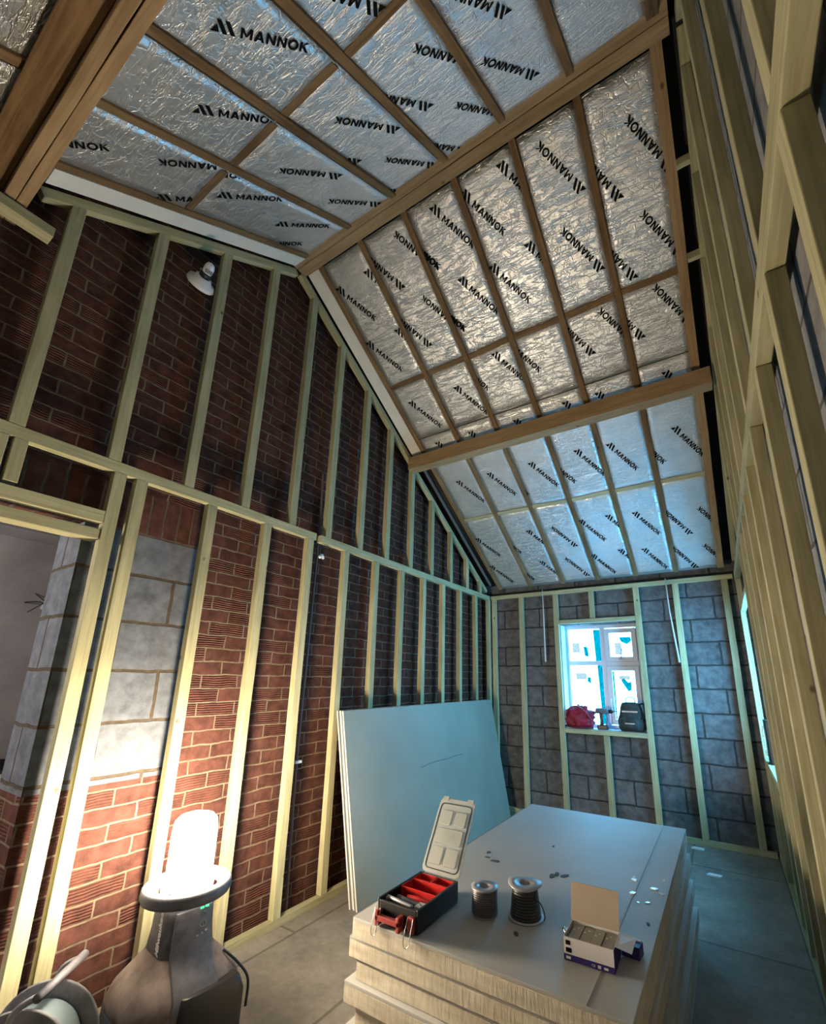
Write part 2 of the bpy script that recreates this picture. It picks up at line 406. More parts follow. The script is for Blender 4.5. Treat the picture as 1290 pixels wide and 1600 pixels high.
# brick wall on the left with a doorway, block pier beside it and a soldier course over
b = MB()
x0, x1 = BX - .28, BX
b.box((x0, 1.36, 0), (x1, 5.4, 2.36), 0)
b.box((x0, .78, 0), (x1, 1.36, .93), 0)
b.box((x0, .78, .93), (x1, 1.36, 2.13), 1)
b.box((x0, -.15, 2.13), (x1, 1.36, 2.36), 2)
b.box((x0, -1.9, 0), (x1, -.15, 2.36), 0)
pl = [(-1.9, 2.36), (5.4, 2.36), (5.4, roofz(5.4) + .12), (YR, roofz(YR) + .12), (-1.9, roofz(-1.9) + .12)]
ma = Matrix(((0, 0, 1, 0), (1, 0, 0, 0), (0, 1, 0, 0), (0, 0, 0, 1)))
b.prism(pl, x0, x1, 0, ma)
bmesh.ops.recalc_face_normals(b.bm, faces=b.bm.faces[:])
for f in b.bm.faces:
    if abs(f.normal.y) > .9: f.material_index = {0: 4, 1: 3, 2: 2}[f.material_index]
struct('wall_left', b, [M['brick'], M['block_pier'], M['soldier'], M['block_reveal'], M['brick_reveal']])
# far block wall with its window hole
WX0, WX1, WZ0, WZ1 = -1.545, -.725, .915, 2.035
yf = D + .075
b = MB()
b.box((-2.8, yf, 0), (WX0, yf + .3, 2.7)); b.box((WX1, yf, 0), (.6, yf + .3, 2.7))
b.box((WX0, yf, 0), (WX1, yf + .3, WZ0)); b.box((WX0, yf, WZ1), (WX1, yf + .3, 2.7))
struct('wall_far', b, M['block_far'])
# right block wall
RX = .262; RY0, RY1, RZ0, RZ1 = 3.72, 4.86, .80, 2.04
b = MB()
b.box((RX, -1.9, 0), (RX + .28, RY0, 2.6)); b.box((RX, RY1, 0), (RX + .28, 5.4, 2.6))
b.box((RX, RY0, 0), (RX + .28, RY1, RZ0)); b.box((RX, RY0, RZ1), (RX + .28, RY1, 2.6))
pl = [(-1.9, 2.6), (5.4, 2.6), (5.4, 2.65), (YR, roofz(YR) + .12), (-1.9, 2.65)]
b.prism(pl, RX, RX + .28, 0, ma)
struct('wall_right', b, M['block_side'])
b = MB(); b.box((-2.8, -1.98, 0), (.6, -1.7, 3.0)); struct('wall_near', b, M['block_far'])
# roof deck above the insulation
for nm, sg, zr in (('ceiling_far', 1, ZF), ('ceiling_near', -1, ZN)):
    b = MB(); y1 = YR + sg * 3.9
    pts = [(YR - sg * .1, zr + .17 + SL * .0), (y1, zr + .17 - 3.9 * SL), (y1, zr + .30 - 3.9 * SL), (YR - sg * .1, zr + .32)]
    b.prism(pts, -2.8, .6, 0, ma); struct(nm, b, M['dark'])
# corridor beyond the doorway
b = MB(); b.box((-3.75, -1.9, 0), (-3.55, 3.0, 2.6)); b.box((-3.6, 1.9, 0), (x0, 2.0, 2.6)); b.box((-3.6, -1.9, 0), (x0, -1.8, 2.6))
struct('wall_corridor', b, M['plaster'])
b = MB(); b.box((-3.75, -1.9, 2.36), (x0, 2.0, 2.5)); b.box((-3.55, -1.8, 2.22), (-3.30, 1.9, 2.36)); struct('ceiling_corridor', b, M['plaster'])
b = MB(); b.box((-3.55, -1.8, .89), (-3.53, 1.9, .95)); struct('trim_1', b, M['dark'])
b = MB(); b.box((-3.55, -1.8, 0), (-3.535, 1.9, .87)); struct('trim_2', b, M['boardedge'])

# ------------------------------------------------------------------ left wall timbers
G_LU = 'upper studs on the brick wall'; G_LL = 'lower studs on the brick wall'
T = .045
xc = A - T / 2
lu = [.06, .443, .808, 1.172, 1.525, 1.89, 2.225, 2.58, 2.925, 3.287, 3.657, 4.045, 4.415, 4.75]
for i, y in enumerate(lu):
    zt = (ZN if y < YR else ZF) - abs(y - YR) * SL - .055
    timber('wall_stud', (xc, y, 2.441), (xc, y, zt), .055, T, (0, 1, 0), M['stud'],
           'upper brick-wall stud above the long rail, %s from the far right corner of that wall' % ORD[len(lu) - 1 - i], 'stud', G_LU)
ll = [.845, .943, 1.322, 1.70, 2.062, 2.432, 2.80, 3.165, 3.525, 3.89, 4.25, 4.63, 4.985]
for i, y in enumerate(ll):
    timber('wall_stud', (xc, y, .046), (xc, y, 2.384), .055, T, (0, 1, 0), M['stud'],
           ['lower brick-wall stud forming the right jamb of the doorway', 'lower brick-wall stud close beside the doorway jamb, left of the work light'][i] if i < 2 else
           'lower brick-wall stud between rail and floor, %s one right of the doorway' % ORD[i], 'stud', G_LL)
for i, y in enumerate((.407, .47)):
    timber('short_stud', (xc, y, 2.19), (xc, y, 2.384), .048, T, (0, 1, 0), M['stud'],
           'short stud over the doorway header, ' + ('left' if i == 0 else 'right') + ' one of the pair', 'stud', 'short studs over the doorway')
timber('wall_rail', (xc, -1.6, 2.412), (xc, 2.11, 2.412), T, .055, (1, 0, 0), M['stud'], 'long pale timber rail along the brick wall over the doorway', 'timber rail')
timber('wall_rail', (xc, 2.15, 2.412), (xc, 5.0, 2.412), T, .055, (1, 0, 0), M['stud'], 'pale blue-lit timber rail on the brick wall running to the far corner', 'timber rail')
timber('door_header', (xc, -.25, 2.145), (xc, .815, 2.145), T, .06, (1, 0, 0), M['stud'], 'timber header plate across the doorway, upper of the two', 'header')
timber('door_header', (xc - .03, -.25, 2.06), (xc - .03, .815, 2.06), .09, .05, (1, 0, 0), M['stud'], 'greenish timber board under the doorway header, lower of the two', 'header')
timber('sole_plate', (xc, .98, .022), (xc, 4.95, .022), T, .045, (1, 0, 0), M['stud'], 'timber sole plate on the floor along the brick wall', 'timber plate')
# sloping plates, white strips
def slope(u, v, o, sg, up=1):
    zr = ZF if sg > 0 else ZN
    return Vector((u, YR + sg * v / S + sg * o * SL / S, zr - v * SL / S + o / S))
timber('sloping_plate', slope(xc, .0, -.03, 1), slope(xc, 1.80, -.03, 1), T, .05, (1, 0, 0), M['stud'], 'sloping timber plate on the brick wall from ridge to purlin', 'timber plate')
timber('sloping_plate', slope(xc, 1.86, -.05, 1), slope(xc, 3.75, -.05, 1), T, .04, (1, 0, 0), M['stud'], 'sloping timber plate on the brick wall from purlin down to the far corner', 'timber plate')
timber('sloping_plate', slope(xc, .09, -.03, -1), slope(xc, 1.72, -.03, -1), T, .05, (1, 0, 0), M['stud'], 'sloping timber plate on the brick wall left of the ridge beam', 'timber plate')
for sg, nm in ((1, 'right'), (-1, 'left')):
    b = MB(); lo = .03; hi = 1.76 if sg > 0 else 1.70
    pts = [slope(-2.386, lo, 0, sg), slope(-2.275, lo, 0, sg), slope(-2.275, hi, 0, sg), slope(-2.386, hi, 0, sg)]
    up = Vector((0, sg * SL / S, 1 / S)) * .03
    b.loft([pts, [p + up for p in pts]])
    for f in b.bm.faces: f.smooth = False
    tag(b.build('insulation_strip', M['white_board']), 'white insulation strip along the roof edge, ' + nm + ' of the ridge beam', 'insulation strip', 'white roof edge strips')
b = MB(); pts = [slope(-2.40, 1.9, .03, 1), slope(-2.27, 1.9, .03, 1), slope(-2.27, 3.75, .03, 1), slope(-2.40, 3.75, .03, 1)]
b.loft([pts, [p + Vector((0, .01, .02)) for p in pts]])
tag(b.build('roof_membrane', M['dark']), 'black membrane showing in the gap between brick wall and lower rafter', 'membrane')
timber('edge_batten', slope(-2.345, 1.9, .0, 1), slope(-2.345, 3.7, .0, 1), .018, .03, (1, 0, 0), plain('grey_batten', (.16, .14, .13), .7), 'thin dark grey batten in the gap beside the lowest left rafter', 'batten')

# ------------------------------------------------------------------ beams
zb = 4.457
for i in range(2):
    y = 1.645 + i * .078
    timber('ridge_beam', (A + .005, y, zb + .07), (.17, y, zb + .07), .075, .14, (0, 1, 0), M['beam'],
           'golden timber ridge beam half, ' + ('near side, against the left roof slope' if i == 0 else 'far side, against the bright slope'), 'ridge beam', 'two halves of the ridge beam')
timber('roof_purlin', (A + .01, 3.225, 3.475), (.185, 3.225, 3.475), .105, .13, (0, 1, 0), M['beam'], 'stout timber purlin across the far roof slope', 'purlin')
for i in range(2):
    timber('near_purlin', (BX + .0, .216 + i * .038, 3.48), (.195, .216 + i * .038, 3.48), .036, .14, (0, 1, 0), M['beam'],
           'golden timber purlin at top left, ' + ('nearer the camera' if i == 0 else 'on the ridge side') + ' of the doubled pair', 'purlin', 'doubled purlin at top left')
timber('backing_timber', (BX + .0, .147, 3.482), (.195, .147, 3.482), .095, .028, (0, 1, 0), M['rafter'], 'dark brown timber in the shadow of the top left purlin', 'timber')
timber('cut_plank', (A + .02, -.1, 3.375), (A + .02, .375, 3.375), .07, .05, (1, 0, 0), M['stud'], 'short offcut plank under the end of the top left purlin', 'plank')

# ------------------------------------------------------------------ rafters, noggins
RU = [-2.25, -1.848, -1.457, -1.062, -.668, -.285, .105]
NAMES = ['leftmost, beside the white strip', 'second from brick wall', 'third from brick wall', 'fourth from brick wall', 'fifth from brick wall', 'sixth from brick wall', 'rightmost, beside the right wall']
for i, u in enumerate(RU):
    w = .042 if i < 6 else .055
    timber('roof_rafter', slope(u + random.uniform(-.004, .004), .0, .045, 1), slope(u, 3.80, .045, 1), w, .09, (1, 0, 0), M['rafter'] if i < 6 else M['beam'],
           'brown rafter on the far roof slope, ' + NAMES[i], 'rafter', 'rafters of the far slope', wob=.004)
    un = u + (.02 if i in (1, 2, 3) else 0)
    timber('roof_rafter', slope(un, .10, .045, -1), slope(un, 3.80, .045, -1), w, .09, (1, 0, 0), M['rafter'],
           'brown rafter on the left roof slope, ' + NAMES[i], 'rafter', 'rafters of the left slope', wob=.004)
BAYW = ['first', 'second', 'third', 'fourth', 'fifth', 'sixth']
def nog(sg, v, i, where, depth=.05, mat='rafter'):
    u0, u1 = RU[i] + .022, RU[i + 1] - .022
    dv = random.uniform(-.008, .008)
    timber('roof_noggin', slope(u0, v + dv, .032, sg), slope(u1, v - dv, .032, sg), .042, depth, slope(0, 1, 0, sg) - slope(0, 0, 0, sg), M[mat],
           'noggin between rafters %s, %s bay from the brick wall' % (where, BAYW[i]), 'noggin', 'noggins ' + where)
for i in range(6):
    nog(1, 1.062, i, 'above the far purlin'); nog(1, 2.655, i, 'below the far purlin', mat='stud'); nog(-1, 1.083, i, 'on the left slope')
for v in (.54, 1.02):
    timber('packing_block', slope(.133, v, -.0, 1), slope(.20, v, -.0, 1), .03, .05, (0, 1, 0), M['stud'], 'small timber packing block in the black roof gap, %s below the ridge' % {.54: 'first', 1.02: 'second'}[v], 'block', 'packing blocks in the roof gap')

# ------------------------------------------------------------------ foil boards with the printed name
TXF = [(-2.22,.19,1,0,.35),(-2.22,.63,1,0,.8),(-1.27,.08,1,2,.25),(-1.27,.53,1,2,.71),(-1.69,.43,-1,1,.3),(-1.93,.19,1,0,.25),(-1.92,.64,1,0,.69),(-1.69,.88,-1,1,.76),
(-1.56,.09,1,2,.35),(-1.56,.54,1,2,.83),(-.35,.44,-1,4,.27),(-.16,.57,-1,5,.48),(-.78,.08,1,3,.15),(-.76,.53,1,3,.6),(-.34,.89,-1,4,.71),(-.16,1.02,-1,5,.93),(-1.03,.55,1,3,.71),(-1.05,.10,1,3,.25),
(-.52,1.4,-1,4,1.26),(-.18,1.41,-1,5,1.32),(-.1,1.68,1,5,1.76),(-.58,1.68,1,4,1.76),(-.84,1.67,1,3,1.75),(-1.28,1.69,1,2,1.75),(-2.13,1.22,1,0,1.38),(-1.66,1.24,1,1,1.38),(-2.08,1.67,1,0,1.74),(-1.72,1.67,1,1,1.74),(-1.24,1.10,1,2,1.24),
(-2.08,2.14,1,0,2.31),(-1.73,2.14,1,1,2.3),(-1.3,2.14,1,2,2.3),(-.87,2.13,1,3,2.28),(-.6,2.15,1,4,2.31),(-.1,2.15,1,5,2.32),
(-.54,2.93,1,4,3.1),(-1.04,2.91,1,3,3.07),(-1.15,3.27,-1,2,3.11),(-1.6,2.93,1,1,3.04),(-1.95,2.92,1,1,3.08),(-2.21,2.92,1,0,3.07),(-.54,3.41,1,4,3.56),(-1.04,3.4,1,3,3.54),(-1.14,3.73,-1,2,3.58),(-1.61,3.4,1,1,3.51),(-1.95,3.37,1,1,3.54),(-2.22,3.37,1,0,3.52),
(-.09,3.32,-1,5,3.21),(-.09,3.78,-1,5,3.65),(-.78,2.91,1,3,2.95),(-.76,3.38,1,3,3.42)]
# entries placed by the end of the last letter: (u_end, v_end, sign, bay, v_mid)
TXFK = [(-1.58,.10,-1,1,.2),(-1.59,.53,-1,1,.65),(-.07,.23,-1,5,.35),(-.07,.68,-1,5,.8),(-.42,1.11,-1,4,1.19),(-.07,1.10,-1,5,1.24),(-1.37,.42,1,2,.35),(-1.37,.87,1,2,.8),(-.93,1.37,1,3,1.27),(-1.38,1.37,1,2,1.32),(-.95,2.47,1,3,2.38),(-.20,2.47,1,5,2.42),(-.01,3.01,-1,5,3.1),(-.01,3.47,-1,5,3.55),(-1.42,2.50,1,2,2.45)]
TXN = [(-1.29,1.55,1,2,1.41),(-1.64,1.41,1,1,1.26),(-2.24,1.27,1,0,1.18),(-2.05,1.02,1,0,.85),(-2.08,.57,1,0,.39),(-1.1,.54,-1,2,.71),(-.9,.53,-1,3,.64),(-1.52,.54,-1,1,.7),(-1.54,.12,-1,1,.27),(-.42,.24,-1,4,.41),(-.91,.06,-1,3,.17),(-1.1,.1,-1,2,.26),(-1.38,.53,-1,2,.57),(-.42,.68,-1,4,.81),(-.8,1.1,-1,3,1.2),(-1.39,.1,-1,2,.14),(-.12,.5,-1,5,.6),(-.12,1.0,-1,5,.9),(-.45,1.3,-1,4,1.4),(-2.2,2.0,1,0,2.0)]
TXNK = [(-2.0,1.37,-1,0,1.25),(-2.04,1.57,1,0,1.63),(-.80,.88,-1,3,.76),(-.81,.44,-1,3,.32),(-2.15,.26,1,0,.3),(-1.84,.98,1,0,.95)]
def block_word(word, length, hgt):
    """heavy upright capitals built from convex strokes"""
    def bar(x0, y0, x1, y1, w): return [(x0, y0), (x0 + w, y0), (x1 + w, y1), (x1, y1)]
    G = {'M': (1.02, [bar(0, 0, 0, 1, .22), bar(.80, 0, .80, 1, .22), [(0, 1), (.24, 1), (.58, .22), (.42, .22)], [(.78, 1), (1.02, 1), (.60, .22), (.44, .22)]]),
         'A': (.92, [bar(0, 0, .34, 1, .24), [(.68, 0), (.92, 0), (.58, 1), (.34, 1)], [(.22, .2), (.70, .2), (.66, .38), (.26, .38)]]),
         'N': (.84, [bar(0, 0, 0, 1, .22), bar(.62, 0, .62, 1, .22), [(0, 1), (.24, 1), (.84, 0), (.60, 0)]]),
         'K': (.84, [bar(0, 0, 0, 1, .22), [(.18, .42), (.30, .62), (.80, 1), (.54, 1), (.18, .62)], [(.30, .60), (.22, .44), (.58, 0), (.86, 0), (.46, .62)]]),
         'O': (.98, [])}
    seg = 20
    for k in range(seg):
        a, c = 2 * pi * k / seg, 2 * pi * (k + 1) / seg
        G['O'][1].append([(.49 + .49 * cos(a), .5 + .53 * sin(a)), (.49 + .49 * cos(c), .5 + .53 * sin(c)), (.49 + .27 * cos(c), .5 + .31 * sin(c)), (.49 + .27 * cos(a), .5 + .31 * sin(a))])
    x = 0; vs = []; fs = []
    for ch in word:
        w, polys = G[ch]
        for p in polys: fs.append(tuple(range(len(vs), len(vs) + len(p)))); vs += [(x + a, c) for a, c in p]
        x += w + .13
    x -= .13
    return [(a / x * length, c * hgt) for a, c in vs], fs
tv, tf = block_word('MANNOK', .268, .040)
LOGO = ([(0, .004), (.024, .034), (.032, .004)], [(.020, .050), (.037, .050), (.062, 0), (.045, 0)], [(.049, .050), (.066, .050), (.091, 0), (.074, 0)])
def foil_board(sg, i, v0, v1, label, group):
    u0, u1 = RU[i] + .015, RU[i + 1] - .015
    o = link('insulation_board', bpy.data.meshes.new('insulation_board'))
    rec = .013 + random.uniform(-.003, .004)
    bm = bmesh.new()
    nx, ny = 8, max(4, int((v1 - v0) / .06))
    k = sg  # local z points up for the far slope and down for the near one
    g = [[bm.verts.new((u0 + (u1 - u0) * a / nx, v0 + .004 + (v1 - v0 - .008) * c / ny, k * (rec + random.uniform(-.0012, .0012)))) for a in range(nx + 1)] for c in range(ny + 1)]
    for c in range(ny):
        for a in range(nx):
            f = bm.faces.new((g[c][a], g[c][a + 1], g[c + 1][a + 1], g[c + 1][a])); f.smooth = True
    zt = k * .10
    cs = [bm.verts.new(p) for p in ((u0, v0 + .004, zt), (u1, v0 + .004, zt), (u1, v1 - .004, zt), (u0, v1 - .004, zt))]
    bm.faces.new(cs).material_index = 1
    for edge, (p, q) in (([g[0][a] for a in range(nx + 1)], (0, 1)), ([g[c][nx] for c in range(ny + 1)], (1, 2)), ([g[ny][nx - a] for a in range(nx + 1)], (2, 3)), ([g[ny - c][0] for c in range(ny + 1)], (3, 0))):
        bm.faces.new(edge + [cs[q], cs[p]]).material_index = 1
    bmesh.ops.recalc_face_normals(bm, faces=bm.faces[:])
    # print
    base = radians(60.5 if sg > 0 else -61)
    items = [(t, False) for t in (TXF if sg > 0 else TXN)] + [(t, True) for t in (TXFK if sg > 0 else TXNK)]
    for (tu, tvv, s, bay, vm), isk in items:
        if bay != i or not (v0 <= vm < v1): continue
        d = Vector((cos(base), sin(base))) * s
        e = Vector((d.y, -d.x)) if sg > 0 else Vector((-d.y, d.x))
        org = Vector((tu, tvv)) - (d * .375 if isk else Vector((0, 0))) - e * .021
        tb = bmesh.new()
        def P(x, y): q = org + d * x + e * y; return (q.x, q.y, k * (rec - .0032))
        vv = [tb.verts.new(P(.108 + x, y)) for x, y in tv]
        for f in tf:
            try: tb.faces.new([vv[j] for j in f])
            except ValueError: pass
        for poly in LOGO: tb.faces.new([tb.verts.new(P(x, y)) for x, y in poly])
        for co, no in (((u0 + .003, 0, 0), (-1, 0, 0)), ((u1 - .003, 0, 0), (1, 0, 0)), ((0, v0 + .01, 0), (0, -1, 0)), ((0, v1 - .01, 0), (0, 1, 0))):
            bmesh.ops.bisect_plane(tb, geom=tb.verts[:] + tb.edges[:] + tb.faces[:], plane_co=co, plane_no=no, clear_outer=True)
        mp = {v: bm.verts.new(v.co) for v in tb.verts}
        for f in tb.faces:
            try: bm.faces.new([mp[v] for v in f.verts]).material_index = 2
            except ValueError: pass
        tb.free()
    bm.to_mesh(o.data); bm.free()
    for m in (M['foil'], M['foilcore'], M['print']): o.data.materials.append(m)
    zr = ZF if sg > 0 else ZN
    yv = Vector((0, sg / S, -SL / S)); zv = Vector((1, 0, 0)).cross(yv)
    o.matrix_world = Matrix(((1, yv[0], zv[0], 0), (0, yv[1], zv[1], YR), (0, yv[2], zv[2], zr), (0, 0, 0, 1)))
    tag(o, label, 'insulation board', group)
for i in range(6):
    for v0, v1, w in ((.03, 1.062, 'between ridge beam and upper noggin'), (1.062, 1.60, 'just below the upper noggin'), (1.60, 1.86, 'strip just above the purlin'), (1.86, 2.655, 'between purlin and lower noggin'), (2.655, 3.80, 'between lower noggin and far wall')):
        foil_board(1, i, v0, v1, 'foil board on far slope %s, %s bay from brick wall' % (w, BAYW[i]), 'foil boards of the far slope')
    for v0, v1, w in ((.10, 1.083, 'between ridge beam and noggin'), (1.083, 1.85, 'between noggin and doubled purlin'), (1.85, 3.80, 'beyond the doubled purlin')):
        foil_board(-1, i, v0, v1, 'foil board on left slope %s, %s bay from brick wall' % (w, BAYW[i]), 'foil boards of the left slope')

# ------------------------------------------------------------------ far wall timbers
yc = D + T / 2
G_F = 'studs of the far window wall'
for p0, p1, w in (((-2.365, 2.395), (-2.365, .046), 'in the left corner beside the brick wall'), ((-2.01, 2.395), (-2.0, .046), 'second from the left corner'),
                  ((-1.575, 2.395), (-1.575, .046), 'left side of the window'), ((-.695, 2.395), (-.695, .046), 'right side of the window'),
                  ((-.325, 2.395), (-.315, .046), 'between window and right corner'), ((.095, 2.395), (.115, .046), 'nearest the right corner')):
    timber('wall_stud', (p0[0], yc, p1[1]), (p1[0], yc, p0[1]), .055, T, (1, 0, 0), M['stud'], 'blue-lit far wall stud, ' + w, 'stud', G_F)
timber('short_stud', (-1.165, yc, 2.09), (-1.165, yc, 2.395), .05, T, (1, 0, 0), M['stud'], 'short stud above the far window', 'stud')
timber('short_stud', (-1.115, yc, .046), (-1.115, yc, .868), .055, T, (1, 0, 0), M['stud'], 'short stud below the far window', 'stud')
timber('top_plate', (A, yc, 2.418), (.19, yc, 2.418), T, .045, (0, 1, 0), M['stud'], 'timber top plate along the far wall under the eaves', 'timber plate')
timber('sole_plate', (-2.33, yc, .022), (.19, yc, .022), T, .045, (0, 1, 0), M['stud'], 'timber sole plate on the floor along the far wall', 'timber plate')
timber('window_header', (-1.547, yc, 2.065), (-.723, yc, 2.065), T, .045, (0, 1, 0), M['stud'], 'timber header over the far window', 'header')
timber('window_sill_plate', (-1.547, yc, .892), (-.723, yc, .892), T, .045, (0, 1, 0), M['stud'], 'timber sill plate under the far window, carrying the bags', 'sill')
# ------------------------------------------------------------------ right wall timbers
xr = B + .021
ys = [-.74, -.37, .02, .39, .765, 1.13, 1.51, 1.90, 2.28, 2.65, 3.01, 3.36, 3.69, 4.90]
zr_mid = 2.40
for i, y in enumerate(ys):
    w = 'the %s from the near end' % ORD[i] if i < 12 else ('at the near side of the right window' if i == 12 else 'in the far corner')
    timber('wall_stud', (xr, y, .046), (xr, y, zr_mid - .042), .052, .042, (0, 1, 0), M['stud'], 'right wall stud below the rail, ' + w, 'stud', 'lower studs of the right wall')
    zt = (ZN if y < YR else ZF) - abs(y - YR) * SL - .02
    if zt - zr_mid > .2:
        timber('wall_stud', (xr, y, zr_mid + .042), (xr, y, zt), .052, .042, (0, 1, 0), M['stud'], 'right wall stud above the rail, ' + w, 'stud', 'upper studs of the right wall')
y = 4.40
timber('short_stud', (xr, y, .046), (xr, y, RZ0 - .045), .052, .042, (0, 1, 0), M['stud'], 'short stud below the right window', 'stud')
timber('wall_rail', (xr, -1.6, zr_mid), (xr, 5.0, zr_mid), .042, .08, (1, 0, 0), M['stud'], 'pale timber rail running along the right wall', 'timber rail')
timber('sole_plate', (xr, -1.6, .022), (xr, 5.0, .022), .042, .045, (1, 0, 0), M['stud'], 'timber sole plate on the floor along the right wall', 'timber plate')
timber('window_header', (xr, 3.716, RZ1 + .02), (xr, 4.874, RZ1 + .02), .042, .04, (1, 0, 0), M['stud'], 'timber header over the right window', 'header')
timber('window_sill_plate', (xr, 3.716, RZ0 - .02), (xr, 4.874, RZ0 - .02), .042, .04, (1, 0, 0), M['stud'], 'timber sill plate under the right window', 'sill')

for sg, nm in ((1, 'far'), (-1, 'left')):
    timber('sloping_plate', slope(xr, .02, .0, sg), slope(xr, 3.70, .0, sg), .042, .05, (1, 0, 0), M['stud'], 'sloping timber plate on the right wall under the %s roof slope' % nm, 'timber plate', None)
# ------------------------------------------------------------------ windows
def frame_mb(x0, x1, z0, z1, t, y0, y1):
    b = MB(); b.box((x0, y0, z0), (x0 + t, y1, z1)); b.box((x1 - t, y0, z0), (x1, y1, z1)); b.box((x0 + t, y0, z1 - t), (x1 - t, y1, z1)); b.box((x0 + t, y0, z0), (x1 - t, y1, z0 + t)); return b
w1 = empty('window_1', (0, 0, 0)); w1['kind'] = 'structure'
fy0, fy1 = 5.235, 5.305
b = frame_mb(WX0 - .01, WX1 + .01, WZ0 - .01, WZ1 + .01, .05, fy0, fy1)
b.box((-1.150, fy0, WZ0 + .03), (-1.095, fy1, WZ1 - .03)); b.box((-1.51, fy0, 1.585), (-1.15, fy1, 1.635)); b.box((-1.095, fy0, 1.575), (-.75, fy1, 1.625))
b.build('window_frame', M['upvc'], w1, bevel=.004)
frame_mb(-1.095, -.765, 1.625, 1.985, .05, fy0 - .02, fy0 + .03).build('window_sash', M['upvc'], w1, bevel=.004)
sh = frame_mb(-1.095, -.765, .965, 1.575, .05, fy0 - .02, fy0 + .03).build('window_sash', M['upvc'], w1, bevel=.004)
b = MB(); b.box((-1.085, fy0 - .045, 1.20), (-1.065, fy0 - .02, 1.23)); b.box((-1.085, fy0 - .06, 1.10), (-1.067, fy0 - .045, 1.225)); b.build('window_handle', M['white'], w1, bevel=.003)
b = MB(); b.tube([(-.93, fy0 - .03, 1.655), (-.928, fy0 - .045, 1.69), (-.915, fy0 - .05, 1.76)], .006); b.box((-.955, fy0 - .035, 1.64), (-.905, fy0 - .02, 1.66)); b.build('window_handle', M['grey'], w1)
for x0_, x1_, z0_, z1_ in ((-1.505, -1.15, 1.63, 1.995), (-1.505, -1.15, .955, 1.59), (-1.05, -.81, 1.67, 1.94), (-1.05, -.81, 1.01, 1.53)):
    b = MB(); b.box((x0_, 5.262, z0_), (x1_, 5.268, z1_)); b.build('window_pane', M['glass'], w1)
def patch(poly, mat, nm):
    b = MB(); mm = Matrix(((1, 0, 0, 0), (0, 0, 1, 0), (0, 1, 0, 0), (0, 0, 0, 1))); b.prism(poly, 5.2595, 5.2612, 0, mm); b.build(nm, mat, w1)
R4 = lambda a, b_, c, d: [(a, c), (b_, c), (b_, d), (a, d)]
patch([(-1.215, 1.635), (-1.150, 1.635), (-1.15, 1.985), (-1.225, 1.985)], M['bluefilm'], 'blue_tape')
patch([(-1.19, .96), (-1.150, .96), (-1.15, 1.585), (-1.205, 1.585)], M['bluefilm'], 'blue_tape')
patch([(-1.335, 1.69), (-1.29, 1.68), (-1.30, 1.79), (-1.345, 1.80)], M['bluefilm'], 'blue_tape')
patch([(-1.325, 1.41), (-1.285, 1.38), (-1.285, 1.45), (-1.32, 1.46)], M['bluefilm'], 'blue_tape')
patch([(-.93, 1.84), (-.87, 1.81), (-.82, 1.85), (-.83, 1.89), (-.95, 1.89)], M['bluefilm'], 'blue_tape')
patch([(-.965, 1.42), (-.90, 1.31), (-.865, 1.32), (-.86, 1.42), (-.89, 1.40), (-.94, 1.45)], M['bluefilm'], 'blue_tape')
patch([(-1.05, 1.02), (-1.035, 1.02), (-1.03, 1.52), (-1.05, 1.52)], M['bluefilm'], 'blue_tape')
for q in (R4(-1.47, -1.39, 1.73, 1.84), R4(-1.45, -1.33, 1.43, 1.50), R4(-1.00, -.93, 1.70, 1.83), R4(-.985, -.87, 1.43, 1.475)): patch(q, M['sticker'], 'glass_sticker')
# second window, in the right wall
w2 = empty('window_2', (0, 0, 0)); w2['kind'] = 'structure'
b = MB(); X0, X1 = .46, .52
for lo, hi in (((X0, RY0, RZ0), (X1, RY0 + .06, RZ1)), ((X0, RY1 - .06, RZ0), (X1, RY1, RZ1)), ((X0, RY0, RZ0), (X1, RY1, RZ0 + .06)), ((X0, RY0, RZ1 - .06), (X1, RY1, RZ1)), ((X0, 4.26, RZ0), (X1, 4.32, RZ1))): b.box(lo, hi)
b.build('window_frame', M['upvc'], w2, bevel=.004)
b = MB(); b.box((.485, RY0 + .05, RZ0 + .05), (.49, RY1 - .05, RZ1 - .05)); b.build('window_pane', M['glass'], w2)
b = MB(); b.box((WX0 - .004, D + .045, WZ0), (WX0 + .008, 5.235, WZ1)); b.box((WX0, D + .045, WZ0 - .004), (WX1, 5.235, WZ0 + .006)); struct('trim_3', b, plain('blue_grey_reveal', (.42, .52, .68), .5))

# ------------------------------------------------------------------ things on the sill
def blob(name, c, r, mat, parent, seed=0, amp=.12, nz=3.0, flat=-.75, sub=4):
    from mathutils import noise as mn
    bm = bmesh.new(); bmesh.ops.create_icosphere(bm, subdivisions=sub, radius=1)
    for v in bm.verts:
        p = v.co.copy()
        n = mn.fractal(p * nz + Vector((seed, seed * 2, 0)), 1, 2, 4); n2 = abs(mn.noise(p * nz * 2.2 + Vector((seed, 0, 5))))
        p *= 1 + amp * n - amp * .6 * n2
        if p.z < flat: p.z = flat
        v.co = Vector((p.x * r[0], p.y * r[1], p.z * r[2])) + Vector(c)
    for f in bm.faces: f.smooth = True
    me = bpy.data.meshes.new(name); bm.to_mesh(me); bm.free(); me.materials.append(mat); return link(name, me, parent)
Zs = WZ0 + .007
t = empty('holdall', (-1.40, 5.10, Zs)); tag(t, 'crumpled crimson holdall on the far window sill', 'bag')
blob('bag_body', (0, 0, .10), (.165, .075, .128), M['crimson'], t, 3, .34, 3.0)
b = MB(); b.tube([(-.13, -.02, .11), (-.09, -.085, .19), (0, -.09, .225), (.09, -.085, .17), (.13, -.05, .09)], .009, 6); b.build('bag_strap', M['crimson'], t)
